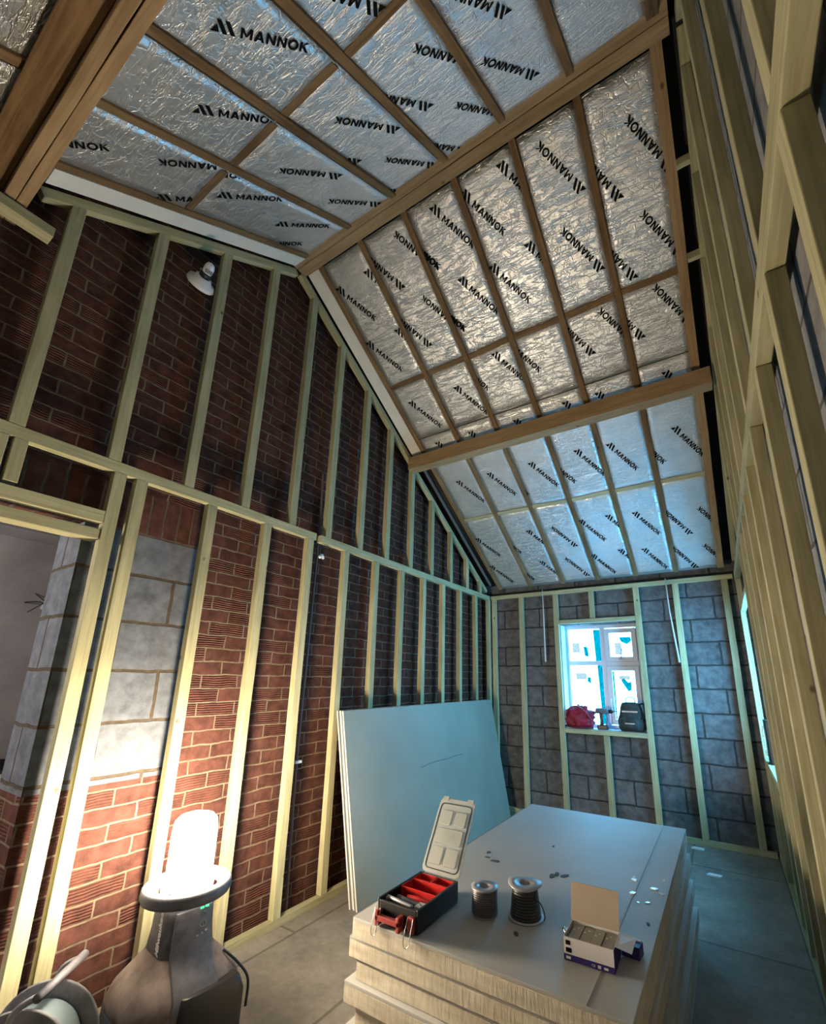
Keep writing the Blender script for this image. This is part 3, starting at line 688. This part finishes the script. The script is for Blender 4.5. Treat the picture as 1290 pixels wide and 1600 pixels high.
b = MB(); b.tube([(-.15, -.045, .018), (-.05, -.082, .012), (.06, -.082, .010), (.15, -.04, .012)], .011, 6); b.build('bag_trim', M['skin_red'], t)
t = empty('cordless_drill', (-1.165, 5.09, Zs)); t.location.x = -1.135; tag(t, 'dark cordless drill standing between the two bags on the sill', 'drill')
b = MB(); rot = Matrix.Translation((0, 0, .185)) @ Matrix.Rotation(radians(90), 4, 'Y')
b.lathe([(.020, -.085), (.030, -.075), (.032, -.02), (.030, .03), (.025, .05)], 20, 0, rot); b.build('drill_body', M['charcoal'], t)
b = MB(); b.lathe([(.022, .05), (.024, .075), (.014, .095), (.006, .098), (.004, .15)], 16, 0, rot); b.build('drill_chuck', M['black'], t)
b = MB(); b.loft([[Vector((-.03 + x, y, z)) for x, y in ((-w, -.016), (w, -.016), (w, .016), (-w, .016))] for z, w in ((.04, .018), (.10, .015), (.17, .020))]); b.build('drill_grip', M['black'], t, bevel=.004)
b = MB(); b.box((-.075, -.032, 0), (.035, .032, .045)); b.build('drill_battery', M['black'], t, bevel=.008)
b = MB(); b.tube([(.012, 0, .045), (.028, 0, .10), (.018, 0, .165)], .006, 6); b.build('drill_guard', M['charcoal'], t)
t = empty('backpack', (-.865, 5.10, Zs)); tag(t, 'dark charcoal backpack with loop handle at the right of the window sill', 'bag')
def rrect(hx, hy, z, n=6, ex=3.2, seg=24, c=(0, 0)):
    out = []
    for k in range(seg):
        a = 2 * pi * k / seg; ca, sa = cos(a), sin(a)
        out.append(Vector((c[0] + hx * math.copysign(abs(ca) ** (2 / ex), ca), c[1] + hy * math.copysign(abs(sa) ** (2 / ex), sa), z)))
    return out
b = MB(); b.loft([rrect(.11, .06, 0), rrect(.13, .075, .03), rrect(.135, .075, .11), rrect(.115, .065, .16), rrect(.10, .055, .24), rrect(.085, .045, .275), rrect(.04, .02, .285)]); b.build('bag_body', M['olive'], t)
b = MB(); b.loft([rrect(.085, .03, .02, c=(-.01, -.07)), rrect(.095, .035, .06, c=(-.01, -.07)), rrect(.09, .032, .12, c=(-.01, -.068)), rrect(.06, .02, .135, c=(-.01, -.065))]); b.build('front_pocket', M['olive'], t)
b = MB(); b.tube([(-.045, 0, .275), (-.04, 0, .315), (0, 0, .335), (.04, 0, .315), (.045, 0, .275)], .006, 6); b.build('bag_handle', M['black'], t)
b = MB(); b.tube([(.08, -.04, .26), (.13, -.03, .27), (.14, -.05, .18), (.10, -.06, .12)], .009, 6); b.tube([(.12, -.05, .10), (.145, -.06, .05), (.12, -.07, .012)], .008, 6); b.build('bag_strap', M['black'], t)
b = MB(); b.box((-.08, -.062, .185), (.07, -.052, .20)); b.box((-.05, -.106, .075), (.04, -.10, .085)); b.build('bag_webbing', M['grey'], t)
t = empty('speaker', (.255, 4.58, RZ0 + .001)); tag(t, 'black boxy radio standing on the right window sill', 'radio')
b = MB(); b.loft([rrect(.036, .085, z, ex=6) for z in (0, .01, .31, .325)]); b.build('casing', M['black'], t)
b = MB(); b.tube([(-.042, -.055, .06), (-.05, -.055, .10), (-.05, -.055, .25), (-.042, -.055, .28)], .006, 6); b.tube([(-.042, .0, .08), (-.05, .0, .12), (-.05, 0, .24), (-.042, 0, .27)], .004, 6); b.build('chrome_trim', M['steel'], t)

# ------------------------------------------------------------------ cables, conduit, wall fitting
b = MB(); b.tube([(-1.715, 5.0, 2.46), (-1.713, 5.0, 2.2), (-1.716, 4.998, 1.62)], [.004, .006, .010], 8); tag(b.build('hanging_cable', M['conduit']), 'white cable hanging left of the far window', 'cable', 'cables hanging on the far wall')
b = MB(); b.tube([(-.395, 4.99, 2.45), (-.39, 4.995, 2.1), (-.358, 5.0, 1.60)], [.006, .007, .010], 8); tag(b.build('hanging_cable', M['conduit']), 'white cable hanging right of the far window', 'cable', 'cables hanging on the far wall')
t = empty('wall_conduit', (-2.463, 2.17, 0)); tag(t, 'thin dark conduit running down the brick wall behind the rail', 'conduit')
b = MB(); b.tube([(0, .01, .0), (0, -.01, .9), (0, .0, 1.6), (0, .012, 2.5), (-.002, .0, 3.0)], .008, 8); b.build('pipe', M['pipe'], t)
b = MB(); b.box((-.016, -.035, .87), (.018, .02, .888)); b.build('pipe_clip', M['white'], t, bevel=.004)
b = MB(); b.tube([(-2.42, 2.20, 2.275), (-2.395, 2.165, 2.285), (-2.385, 2.135, 2.262)], .012, 8); tag(b.build('cable_end', M['white']), 'small white cable end poking from the brick wall under the rail joint', 'cable end')
t = empty('lamp_fitting', (-2.43, 1.055, 3.79)); tag(t, 'white round light fitting hanging on the upper brick wall beside a stud', 'light fitting')
rt = Vector((.8, -.08, .42)).to_track_quat('Z', 'X').to_matrix().to_4x4()
b = MB(); b.lathe([(.028, .02), (.045, .018), (.05, .0), (.075, -.01), (.082, -.035), (.075, -.042), (.02, -.045)], 32, 0, rt); b.build('shade_rim', M['white'], t)
b = MB(); b.lathe([(.032, .02), (.032, .045), (.028, .05)], 24, 0, rt); b.build('collar', M['black'], t)
b = MB(); b.lathe([(.026, .045), (.028, .06), (.028, .09), (.02, .11), (.006, .116)], 24, 0, rt); b.build('lamp_holder', M['white'], t)
b = MB(); b.box((-.034, -.018, .062), (-.020, .018, .080), 0, rt); b.build('slot', M['charcoal'], t)
b = MB(); b.tube([(-.02, 0, .0), (-.045, 0, .05), (-.05, .0, .12)], .004, 6); b.build('flex', M['conduit'], t)

# ------------------------------------------------------------------ plasterboard sheets leaning on the studs
for i in range(5):
    t0 = .0125; xb = -2.205 + i * .0145; xt = A + .012 + i * .0135
    ofs = [.0, .025, .01, .03, .0][i]
    b = MB(); y0, y1 = 2.46 + ofs * .6, 4.86 + ofs * .6
    yt0, yt1 = y0 - .0, y1 + .0
    ring0 = [Vector((xb, y0, .0)), Vector((xb + t0, y0, .0)), Vector((xb + t0, y1, .0)), Vector((xb, y1, .0))]
    ring1 = [Vector((xt, yt0 - .04, 1.19)), Vector((xt + t0, yt0 - .04, 1.19)), Vector((xt + t0, yt1 - .04, 1.19)), Vector((xt, yt1 - .04, 1.19))]
    b.loft([ring0, ring1], 0)
    for f in b.bm.faces:
        f.smooth = False
        c = f.calc_center_median()
        if abs(f.normal.y) > .7 or abs(f.normal.z) > .7: f.material_index = 1
    bmesh.ops.recalc_face_normals(b.bm, faces=b.bm.faces[:])
    for f in b.bm.faces:
        if abs(f.normal.y) > .7 or abs(f.normal.z) > .7: f.material_index = 1
    o = b.build('plasterboard_sheet', [M['paper_green'], M['boardedge']], bevel=.0015)
    tag(o, ['plasterboard sheet leaning on the studs, rearmost of the five', 'plasterboard sheet leaning on the studs, second from the wall', 'plasterboard sheet leaning on the studs, middle of the five', 'plasterboard sheet leaning on the studs, just behind the front one', 'plasterboard sheet leaning on the studs, frontmost, with a dark scratch'][i], 'plasterboard', 'plasterboard sheets leaning on the studs')
    if i == 4:
        bb = MB(); n = Vector((1.19, 0, (xb - xt))).normalized()
        def PP(y, z): return Vector((xb + t0 + (xt - xb) * z / 1.19, y, z)) + n * .0008
        pts = [(3.30, .700), (3.42, .712), (3.55, .716), (3.72, .712), (3.86, .718), (4.02, .716)]
        for (ya, za), (yb_, zb_) in zip(pts, pts[1:]):
            bb.loft([[PP(ya, za - .003), PP(ya, za + .003)], [PP(yb_, zb_ - .003), PP(yb_, zb_ + .003)]], 0, False, False)
        bb.build('scratch_mark', plain('graze', (.13, .15, .14), .8), o)

# ------------------------------------------------------------------ stack of insulated boards
SX0, SX1, SY0, SY1, ZT = -1.249, -.305, 1.418, 3.21, .587
nB = 9; hh = ZT / nB
jog = [(.0, 0), (-.012, .03), (.03, .01), (-.02, -.01), (.015, .02), (-.025, 0), (.01, .02), (-.02, .01), (.0, .0)]
top = None
for i in range(nB):
    jx, jy = jog[i]; z0 = i * hh; z1 = z0 + hh - .0015
    if i == nB - 1: jx = jy = 0
    b = MB(); b.box((SX0 + jx, SY0 + jy, z0), (SX1 + jx * .5, SY1 + jy, z1 - .011), 0); b.box((SX0 + jx, SY0 + jy, z1 - .011), (SX1 + jx * .5, SY1 + jy, z1), 1)
    o = b.build('insulated_board', [M['foam'], M['paper']], bevel=.002)
    tag(o, 'insulated plasterboard in the floor stack, ' + ('topmost, with tools on it' if i == 8 else 'bottom one' if i == 0 else '%s from the bottom' % ORD[i]), 'plasterboard', 'stack of insulated boards')
    top = o
def flat_blot(x, y, rx, ry, mat, nm, h=.0012, sd=0):
    random.seed(sd); ang = random.uniform(0, pi); b = MB(); pts = []
    for k in range(12):
        a = 2 * pi * k / 12; r = random.uniform(.75, 1.1); px, py = rx * r * cos(a), ry * r * sin(a)
        pts.append((x + px * cos(ang) - py * sin(ang), y + px * sin(ang) + py * cos(ang)))
    b.prism(pts, ZT - .0016, ZT + h); b.build(nm, mat, top, smooth=False)
for k, (x, y, r) in enumerate(((-.443, 2.309, .014), (-.358, 2.261, .016), (-.328, 2.224, .012), (-.429, 2.173, .015), (-.364, 2.117, .010), (-.333, 2.375, .007), (-.396, 2.099, .006), (-.448, 2.34, .006))):
    flat_blot(x, y, r, r * .7, M['water'], 'water_splash', .002, k)
for k, (x, y, r) in enumerate(((-1.109, 2.239, .018), (-1.084, 2.18, .015), (-1.034, 2.159, .026), (-.864, 2.5, .012), (-.754, 2.149, .024), (-.742, 2.179, .02), (-.708, 2.177, .024), (-.71, 1.636, .016), (-.34, 1.95, .012))):
    flat_blot(x, y, r, r * .5, M['cut'], 'dark_smear', .0006, 30 + k)
b = MB(); b.box((-.425, 1.42, ZT - .0016), (-.421, 3.2, ZT + .0003)); b.build('joint_line', plain('faint_line', (.43, .43, .42), .7), top)
random.seed(11)

# ------------------------------------------------------------------ parts organiser on the stack
t = empty('parts_organiser', (-1.156, 1.44, ZT + .0005)); tag(t, 'red and black parts organiser with open clear lid on the board stack', 'tool case')
W_, D_, H_ = .176, .272, .072
b = MB()
b.box((0, 0, 0), (W_, D_, .006)); b.box((0, 0, .006), (.008, D_, H_)); b.box((W_ - .008, 0, .006), (W_, D_, H_)); b.box((.008, 0, .006), (W_ - .008, .010, H_ - .004)); b.box((.008, D_ - .008, .006), (W_ - .008, D_, H_))
b.build('case_body', M['black'], t, bevel=.003)
def bin_(x0, x1, y0, y1, h=.056):
    b = MB(); w = .0028
    b.box((x0, y0, .008), (x1, y1, .011)); b.box((x0, y0, .011), (x0 + w, y1, h)); b.box((x1 - w, y0, .011), (x1, y1, h)); b.box((x0 + w, y0, .011), (x1 - w, y0 + w, h)); b.box((x0 + w, y1 - w, .011), (x1 - w, y1, h))
    return b.build('red_bin', M['red'], t, bevel=.001)
bin_(.010, .086, .205, .262, .070); bin_(.090, .166, .205, .262, .070); bin_(.010, .166, .125, .201, .070)
b = MB(); b.tube([(.03, .085, .05), (.07, .07, .055), (.12, .075, .05), (.15, .06, .05)], .009, 8); b.build('loose_tool', M['charcoal'], t)
b = MB(); b.tube([(.015, .045, .06), (.07, .03, .066), (.13, .028, .062)], .007, 8); b.tube([(.015, .045, .06), (.02, .03, .06)], .009, 8); b.build('steel_tool', M['grey'], t)
b = MB(); b.tube([(.06, .10, .05), (.11, .098, .055), (.15, .105, .05)], .010, 8); b.build('red_tool', M['red'], t)
b = MB(); b.box((.125, .045, .045), (.16, .085, .058)); b.build('white_tin', M['white'], t, bevel=.004)
# front latches and red rail handle
b = MB(); b.box((.012, -.030, .016), (.118, -.012, .034)); b.box((.012, -.030, .0), (.026, .0, .046)); b.box((.104, -.030, .0), (.118, .0, .046)); b.build('front_handle', M['darkred'], t, bevel=.003)
b = MB(); b.box((.140, -.014, .004), (.166, -.002, .052)); b.build('latch_plate', M['darkred'], t, bevel=.003)
for x in (.014, .153):
    b = MB(); b.tube([(x - .011, -.012, .05), (x - .012, -.030, .004), (x - .010, -.036, -.018), (x, -.038, -.026), (x + .010, -.036, -.018), (x + .012, -.030, .004), (x + .011, -.012, .05)], .0016, 6)
    b.build('wire_bail', M['steel'], t)
# lid, hinged at the back and leaning away
lid = empty('clear_lid', (0, D_ + .003, H_ + .001)); lid.parent = t; lid.rotation_euler = (radians(-33), 0, 0)
LW, LH = W_, .285
def rr2(x0, x1, z0, z1, r, n=5):
    pts = []
    for cx, cz, a0 in ((x1 - r, z1 - r, 0), (x0 + r, z1 - r, 90), (x0 + r, z0 + r, 180), (x1 - r, z0 + r, 270)):
        for k in range(n + 1):
            a = radians(a0 + 90 * k / n); pts.append((cx + r * cos(a), cz + r * sin(a)))
    return pts
mz = Matrix(((1, 0, 0, 0), (0, 0, -1, 0), (0, 1, 0, 0), (0, 0, 0, 1)))
lidmb = MB(); lidmb.prism(rr2(0, LW, 0, LH, .02), -.002, .003, 0, mz)
for x in (.012, LW - .040): lidmb.box((x, -.006, LH - .012), (x + .028, .006, LH + .008))
lo = lidmb.build('lid_panel', M['clear'], lid, bevel=.001)
b = MB(); ptsr = [Vector((x, -.005, z)) for x, z in rr2(.012, LW - .012, .014, LH - .022, .016)]; b.tube(ptsr, .0018, 6, 0, True); b.build('rubber_seal', M['black'], lid)
b = MB()
for x0_, x1_, z0_, z1_ in ((.024, .082, .030, .095), (.094, .152, .030, .095), (.024, .152, .108, .165), (.024, .082, .178, .235), (.094, .152, .178, .235)):
    b.prism(rr2(x0_, x1_, z0_, z1_, .008), .003, .010, 0, mz)
b.build('lid_pockets', M['clear'], lid, bevel=.002)
b = MB(); b.box((.065, -.0115, .125), (.12, -.0100, .129)); b.box((.07, -.0115, .14), (.11, -.0100, .150)); b.prism([(.058, .15), (.066, .155), (.115, .125), (.108, .12)], .010, .0115, 0, mz); b.build('moulded_emblem', M['clear'], lid)

# ------------------------------------------------------------------ two reels of wire on the stack
def reel(x, y, r_top, r_bot, r_core, r_wind, h, lab, name, silver):
    t = empty(name, (x, y, ZT + .0005)); tag(t, lab, 'wire spool', 'wire spools on the board stack')
    for z, r, nm in ((0, r_bot, 'bottom_flange'), (h - .004, r_top, 'top_flange')):
        b = MB(); seg = 40; prof = [(r_core, z), (r, z), (r, z + .004), (r_core, z + .004)]
        rings = []
        for rr, zz in prof: rings.append([Vector((rr * (1 + .03 * sin(3 * 2 * pi * k / seg + x * 9)) * cos(2 * pi * k / seg), rr * sin(2 * pi * k / seg), zz + (.004 * sin(2 * pi * k / seg * 2 + 1) if nm == 'top_flange' and not silver and rr > r_core else 0))) for k in range(seg)])
        rings.append(rings[0]); b.loft(rings, 0, False); b.build(nm, M['grey'], t)
    b = MB(); prof = [(r_core, .003), (r_core, h - .003), (r_core - .002, h - .003), (r_core - .002, .003)]; b.lathe(prof + [prof[0]], 32, 0, None, False); b.build('core_tube', M['grey'], t)
    n = 11; b = MB(); prof = []
    for k in range(n * 6 + 1):
        z = .005 + (h - .011) * k / (n * 6); f = k / (n * 6); prof.append((r_wind * (1.06 - (0 if silver else .22) * f) + .0018 * abs(sin(pi * k / 6)), z))
    prof = [(r_core, .005)] + prof + [(r_core, h - .006)]
    b.lathe(prof, 36, 0, None, False); b.build('wound_wire', M['wire'] if silver else M['black'], t)
    return t
reel(-.857, 1.695, .050, .046, .020, .044, .088, 'small spool of grey wire beside the parts organiser', 'wire_spool', True)
t2 = reel(-.722, 1.755, .062, .064, .022, .052, .108, 'larger spool of black wire with a dented flange', 'wire_spool', False)
b = MB(); b.tube([(.045, -.02, .075), (.062, -.012, .06), (.072, -.01, .04), (.074, -.005, .018), (.068, .0, .006)], .0022, 6); b.build('loose_wire', M['black'], t2)

# ------------------------------------------------------------------ carton of anchors
t = empty('anchor_carton', (-.530, 1.587, ZT + .0005), radians(2)); tag(t, 'white and navy carton of beige packs with a raised brown flap', 'carton')
cw, cd, ch = .148, .112, .060
b = MB(); w = .0016
for lo, hi in (((0, 0, 0), (cw, cd, w)), ((0, 0, w), (cw, w, ch)), ((0, cd - w, w), (cw, cd, ch)), ((0, w, w), (w, cd - w, ch)), ((cw - w, w, w), (cw, cd - w, ch))): b.box(lo, hi)
b.build('carton_body', M['cardwhite'], t)
b = MB(); b.box((-.0005, -.0007, 0), (cw + .0005, 0, .016)); b.box((cw, -.0005, 0), (cw + .0007, cd, ch * .98)); b.box((-.0007, 0, 0), (0, cd, .016)); b.build('navy_band', M['cardblue'], t)
mf = Matrix(((1, 0, 0, 0), (0, 0, -1, 0), (0, 1, 0, 0), (0, 0, 0, 1)))
b = MB(); b.box((.006, -.0007, .040), (.020, 0, .052)); b.box((.006, -.0007, .021), (.023, 0, .033)); b.build('carton_marks', M['print'], t)
lettering('lettering', 'CE', .011, .006, M['letter'], Matrix.Translation((.082, -.0008, .004)) @ mf, t)
b = MB(); b.box((.100, -.0012, .003), (.109, -.0007, .011)); b.box((.118, -.0012, .004), (.130, -.0007, .010)); b.box((.006, -.0012, .004), (.020, -.0007, .011)); b.build('band_symbols', M['letter'], t)
for k in range(4):
    b = MB(); x0_ = .012 + k * .033; b.box((x0_, .004, .004), (x0_ + .031, cd - .006, .056 - .002 * (k % 2)))
    b.box((x0_ + .004, .060, .055), (x0_ + .010, .066, .0568), 1); b.box((x0_ + .014, .075, .055), (x0_ + .020, .08, .0568), 1)
    o = b.build('anchor_pack', [M['putty'], M['white']], t, bevel=.002)
fl = MB(); fl.loft([[Vector((-.004, cd, ch)), Vector((cw, cd, ch)), Vector((cw, cd + .0016, ch)), Vector((-.004, cd + .0016, ch))], [Vector((-.010, cd + .048, ch + .094)), Vector((cw - .004, cd + .052, ch + .092)), Vector((cw - .004, cd + .054, ch + .092)), Vector((-.010, cd + .050, ch + .094))]])
for f in fl.bm.faces: f.smooth = False
fl.build('lid_flap', M['cardboard'], t)
fl = MB(); fl.loft([[Vector((cw, .02, ch)), Vector((cw, cd, ch)), Vector((cw, cd, ch + .0015)), Vector((cw, .02, ch + .0015))], [Vector((cw + .046, .03, ch - .012)), Vector((cw + .050, cd - .004, ch - .003)), Vector((cw + .05, cd - .004, ch - .0015)), Vector((cw + .046, .03, ch - .0105))]])
for f in fl.bm.faces: f.smooth = False
fl.build('side_flap', M['cardwhite'], t)
t = empty('small_carton', (-.385, 1.705, ZT + .0005), radians(-6)); tag(t, 'small navy carton with a white edge behind the anchor carton', 'carton')
b = MB(); b.box((0, 0, 0), (.055, .045, .034)); b.build('carton_body', M['cardblue'], t, bevel=.001)
b = MB(); b.box((-.002, .036, .034), (.050, .046, .037)); b.build('white_edge', M['cardwhite'], t)
b = MB(); b.tube([(-.555, 1.70, ZT + .008), (-.568, 1.715, ZT + .02), (-.575, 1.73, ZT + .012), (-.563, 1.745, ZT + .006)], .0055, 8)
tag(b.build('steel_fitting', M['steel']), 'small bright steel fitting behind the left side of the anchor carton', 'fitting')

# ------------------------------------------------------------------ site light
t = empty('site_light', (-1.954, 1.208, 0), radians(83)); t.scale = (1.05, 1.05, .94); tag(t, 'lit site work light with grey flared body standing by the brick wall', 'work light')
def sec(z, hx, hy, ex, c=(0, 0)): return rrect(hx, hy, z, ex=ex, seg=40, c=c)
b = MB(); b.loft([sec(0, .165, .15, 3), sec(.02, .19, .175, 3.2), sec(.10, .205, .19, 3.2), sec(.22, .205, .19, 3.0), sec(.27, .203, .187, 3)]); b.build('base_bumper', M['navy'], t, bevel=.004)
b = MB(); b.loft([sec(.27, .200, .184, 3), sec(.295, .198, .183, 3), sec(.33, .185, .17, 3), sec(.375, .145, .135, 3.3), sec(.41, .112, .107, 3.6), sec(.43, .098, .095, 4)]); b.build('flared_body', M['tan'], t)
b = MB(); b.loft([sec(.43, .096, .093, 4.5), sec(.50, .088, .086, 4.5), sec(.56, .086, .084, 4.5), sec(.615, .082, .082, 3)]); b.build('neck', M['charcoal'], t)
b = MB(); b.loft([[Vector((x, -.0935 - .0035, z)) for x, z in ((-.07, .432), (.07, .432))], [Vector((x, -.094 - .002, z)) for x, z in ((-.07, .48), (.07, .48))]], 0, False, False)
b.bm.free()
b = MB()
pr = [(.235, -.190, .085), (.285, -.190, .08), (.335, -.174, .075), (.385, -.136, .072), (.43, -.105, .070), (.50, -.0925, .066), (.58, -.0895, .062)]
b.loft([[Vector((-w, y, z)), Vector((w, y, z)), Vector((w, y + .03, z)), Vector((-w, y + .03, z))] for z, y, w in pr]); b.build('front_panel', M['charcoal'], t, bevel=.004)
b = MB(); b.loft([rrect(.11, .03, .10, ex=4, c=(.05, -.185)), rrect(.115, .032, .28, ex=4, c=(.05, -.18)), rrect(.10, .03, .33, ex=4, c=(.05, -.165))]); b.build('battery_cover', M['black'], t, bevel=.004)
# handle ring with spokes
b = MB(); b.lathe([(.118, .615), (.150, .610), (.156, .625), (.153, .652), (.140, .660), (.124, .655), (.118, .640), (.118, .615)], 48, 0, None, False)
for k in range(4):
    a = radians(20 + 90 * k); m4 = Matrix.Rotation(a, 4, 'Z'); b.box((.075, -.016, .622), (.128, .016, .648), 0, m4)
b.build('handle_ring', M['charcoal'], t)
b = MB(); b.lathe([(.082, .608), (.090, .62), (.092, .648), (.084, .656)], 40, 0); b.build('globe_seat', M['darkred'] if 0 else M['grey'], t)
g = MB(); g.lathe([(.079, .657), (.080, .70), (.080, .855), (.074, .892), (.058, .911), (.03, .920), (.004, .921)], 40, 0); g.build('light_globe', M['globe'], t)
# markings on the front face and on the left face
mfr = Matrix(((1, 0, 0, 0), (0, 0, -1, 0), (0, 1, 0, 0), (0, 0, 0, 1)))
yp = -.0915
b = MB(); b.box((.018, yp - .0008, .572), (.030, yp + .003, .577)); b.box((.036, yp - .0008, .573), (.048, yp + .003, .578)); b.build('charge_leds', M['led'], t)
b = MB()
b.tube([Vector((.033 + .011 * cos(a), yp - .003, .517 + .011 * sin(a))) for a in [2 * pi * k / 16 for k in range(16)]], .0011, 5, 0, True)
b.box((.0325, yp - .004, .511), (.0335, yp - .002, .523))
for x, z in ((.028, .551), (.037, .553)): b.tube([(x, yp - .002, z - .006), (x, yp - .002, z + .006)], .0012, 5)
b.tube([(.028, yp - .002, .557), (.037, yp - .002, .559)], .0012, 5)
for x, z in ((.012, .478), (.028, .482), (.042, .487)): b.box((x, yp - .006, z), (x + .007, yp + .001, z + .006))
b.build('button_icons', M['letter'], t)
# brand lettering runs up the left side face (local -X)
ml = Matrix.Translation((-.092, -.052, .445)) @ Matrix(((0, 0, -1, 0), (0, 1, 0, 0), (1, 0, 0, 0), (0, 0, 0, 1))) @ Matrix.Rotation(radians(0), 4, 'Z')
lettering('brand_lettering', 'Milwaukee', .150, .026, M['letter'], Matrix(((0, 0, -1, -.0905), (0, 1, 0, -.050), (1, 0, 0, .435), (0, 0, 0, 1))), t, .045, .004)
b = MB(); b.tube([(.12, -.10, .39), (.165, -.13, .34), (.205, -.15, .27), (.20, -.16, .18)], .005, 8); b.build('carry_cable', M['black'], t)

# ------------------------------------------------------------------ cable reel on the floor, bottom left
t = empty('cable_reel', (-2.11, .83, 0), radians(40)); tag(t, 'dusty grey cable reel on a tubular stand beside the site light', 'cable reel')
zc = .20
rotx = Matrix.Translation((0, 0, zc)) @ Matrix.Rotation(radians(90), 4, 'X')
for y, nm in ((-.075, 'front_disc'), (.075, 'rear_disc')):
    m4 = Matrix.Translation((0, y, 0)) @ rotx
    b = MB(); b.lathe([(.03, -.006), (.12, -.010), (.168, -.006), (.173, 0), (.168, .006), (.12, .004), (.03, .006)], 40, 0, m4); b.build(nm, M['drum'], t)
b = MB()
prof = [(.05, -.066)] + [(.118 + .005 * abs(sin(k * pi / 2)), -.066 + .132 * k / 24) for k in range(25)] + [(.05, .066)]
b.lathe(prof, 36, 0, rotx, False); b.build('wound_cable', M['cable_b'], t)
b = MB(); b.tube([(-.15, -.12, .012), (.15, -.12, .012), (.15, .12, .012), (-.15, .12, .012)], .011, 8, 0, True)
for s in (-1, 1): b.tube([(-.12, s * .12, .012), (-.03, s * .115, zc), (-.01, s * .11, .37), (.06, s * .10, .42)], .010, 8)
b.build('tube_stand', M['grey'], t)
b = MB(); b.tube([(.06, -.12, .42), (.06, .12, .42)], .014, 10); b.build('handle_grip', M['charcoal'], t)

t = empty('wire_tangle', (-3.548, 1.0, 1.84)); tag(t, 'small tangle of loose wires on a broken patch of corridor wall', 'wires')
b = MB(); b.tube([(0, -.10, .0), (.02, -.03, .01), (.01, .05, -.02), (.03, .09, .06)], .003, 5); b.tube([(0, .0, .07), (.03, .0, .0), (.02, .02, -.10)], .003, 5); b.tube([(0, -.06, .06), (.03, .03, -.02), (.01, .08, -.08)], .003, 5); b.tube([(0, .10, .02), (.03, .02, .03), (.02, -.08, -.06)], .003, 5)
b.build('loose_wires', M['black'], t)
b = MB(); b.prism([(-.02, -.03), (.05, -.05), (.09, .0), (.07, .06), (.0, .05)], .0, .004, 0, Matrix(((0, 0, 1, 0), (1, 0, 0, 0), (0, 1, 0, 0), (0, 0, 0, 1)))); b.build('bare_patch', M['white_board'], t)

# ------------------------------------------------------------------ scraps on the floor
for k, (x, y, lab) in enumerate(((-.391, 4.90, 'pale scrap of board on the floor by the far wall'), (-.407 + .15, 4.335, 'pale scrap of board on the floor behind the board stack'))):
    random.seed(50 + k); b = MB(); b.prism([(x - .05, y - .02), (x + .045, y - .025), (x + .055, y + .02), (x - .03, y + .028)], .0, .012); tag(b.build('board_scrap', M['boardedge'], bevel=.002), lab, 'scrap')
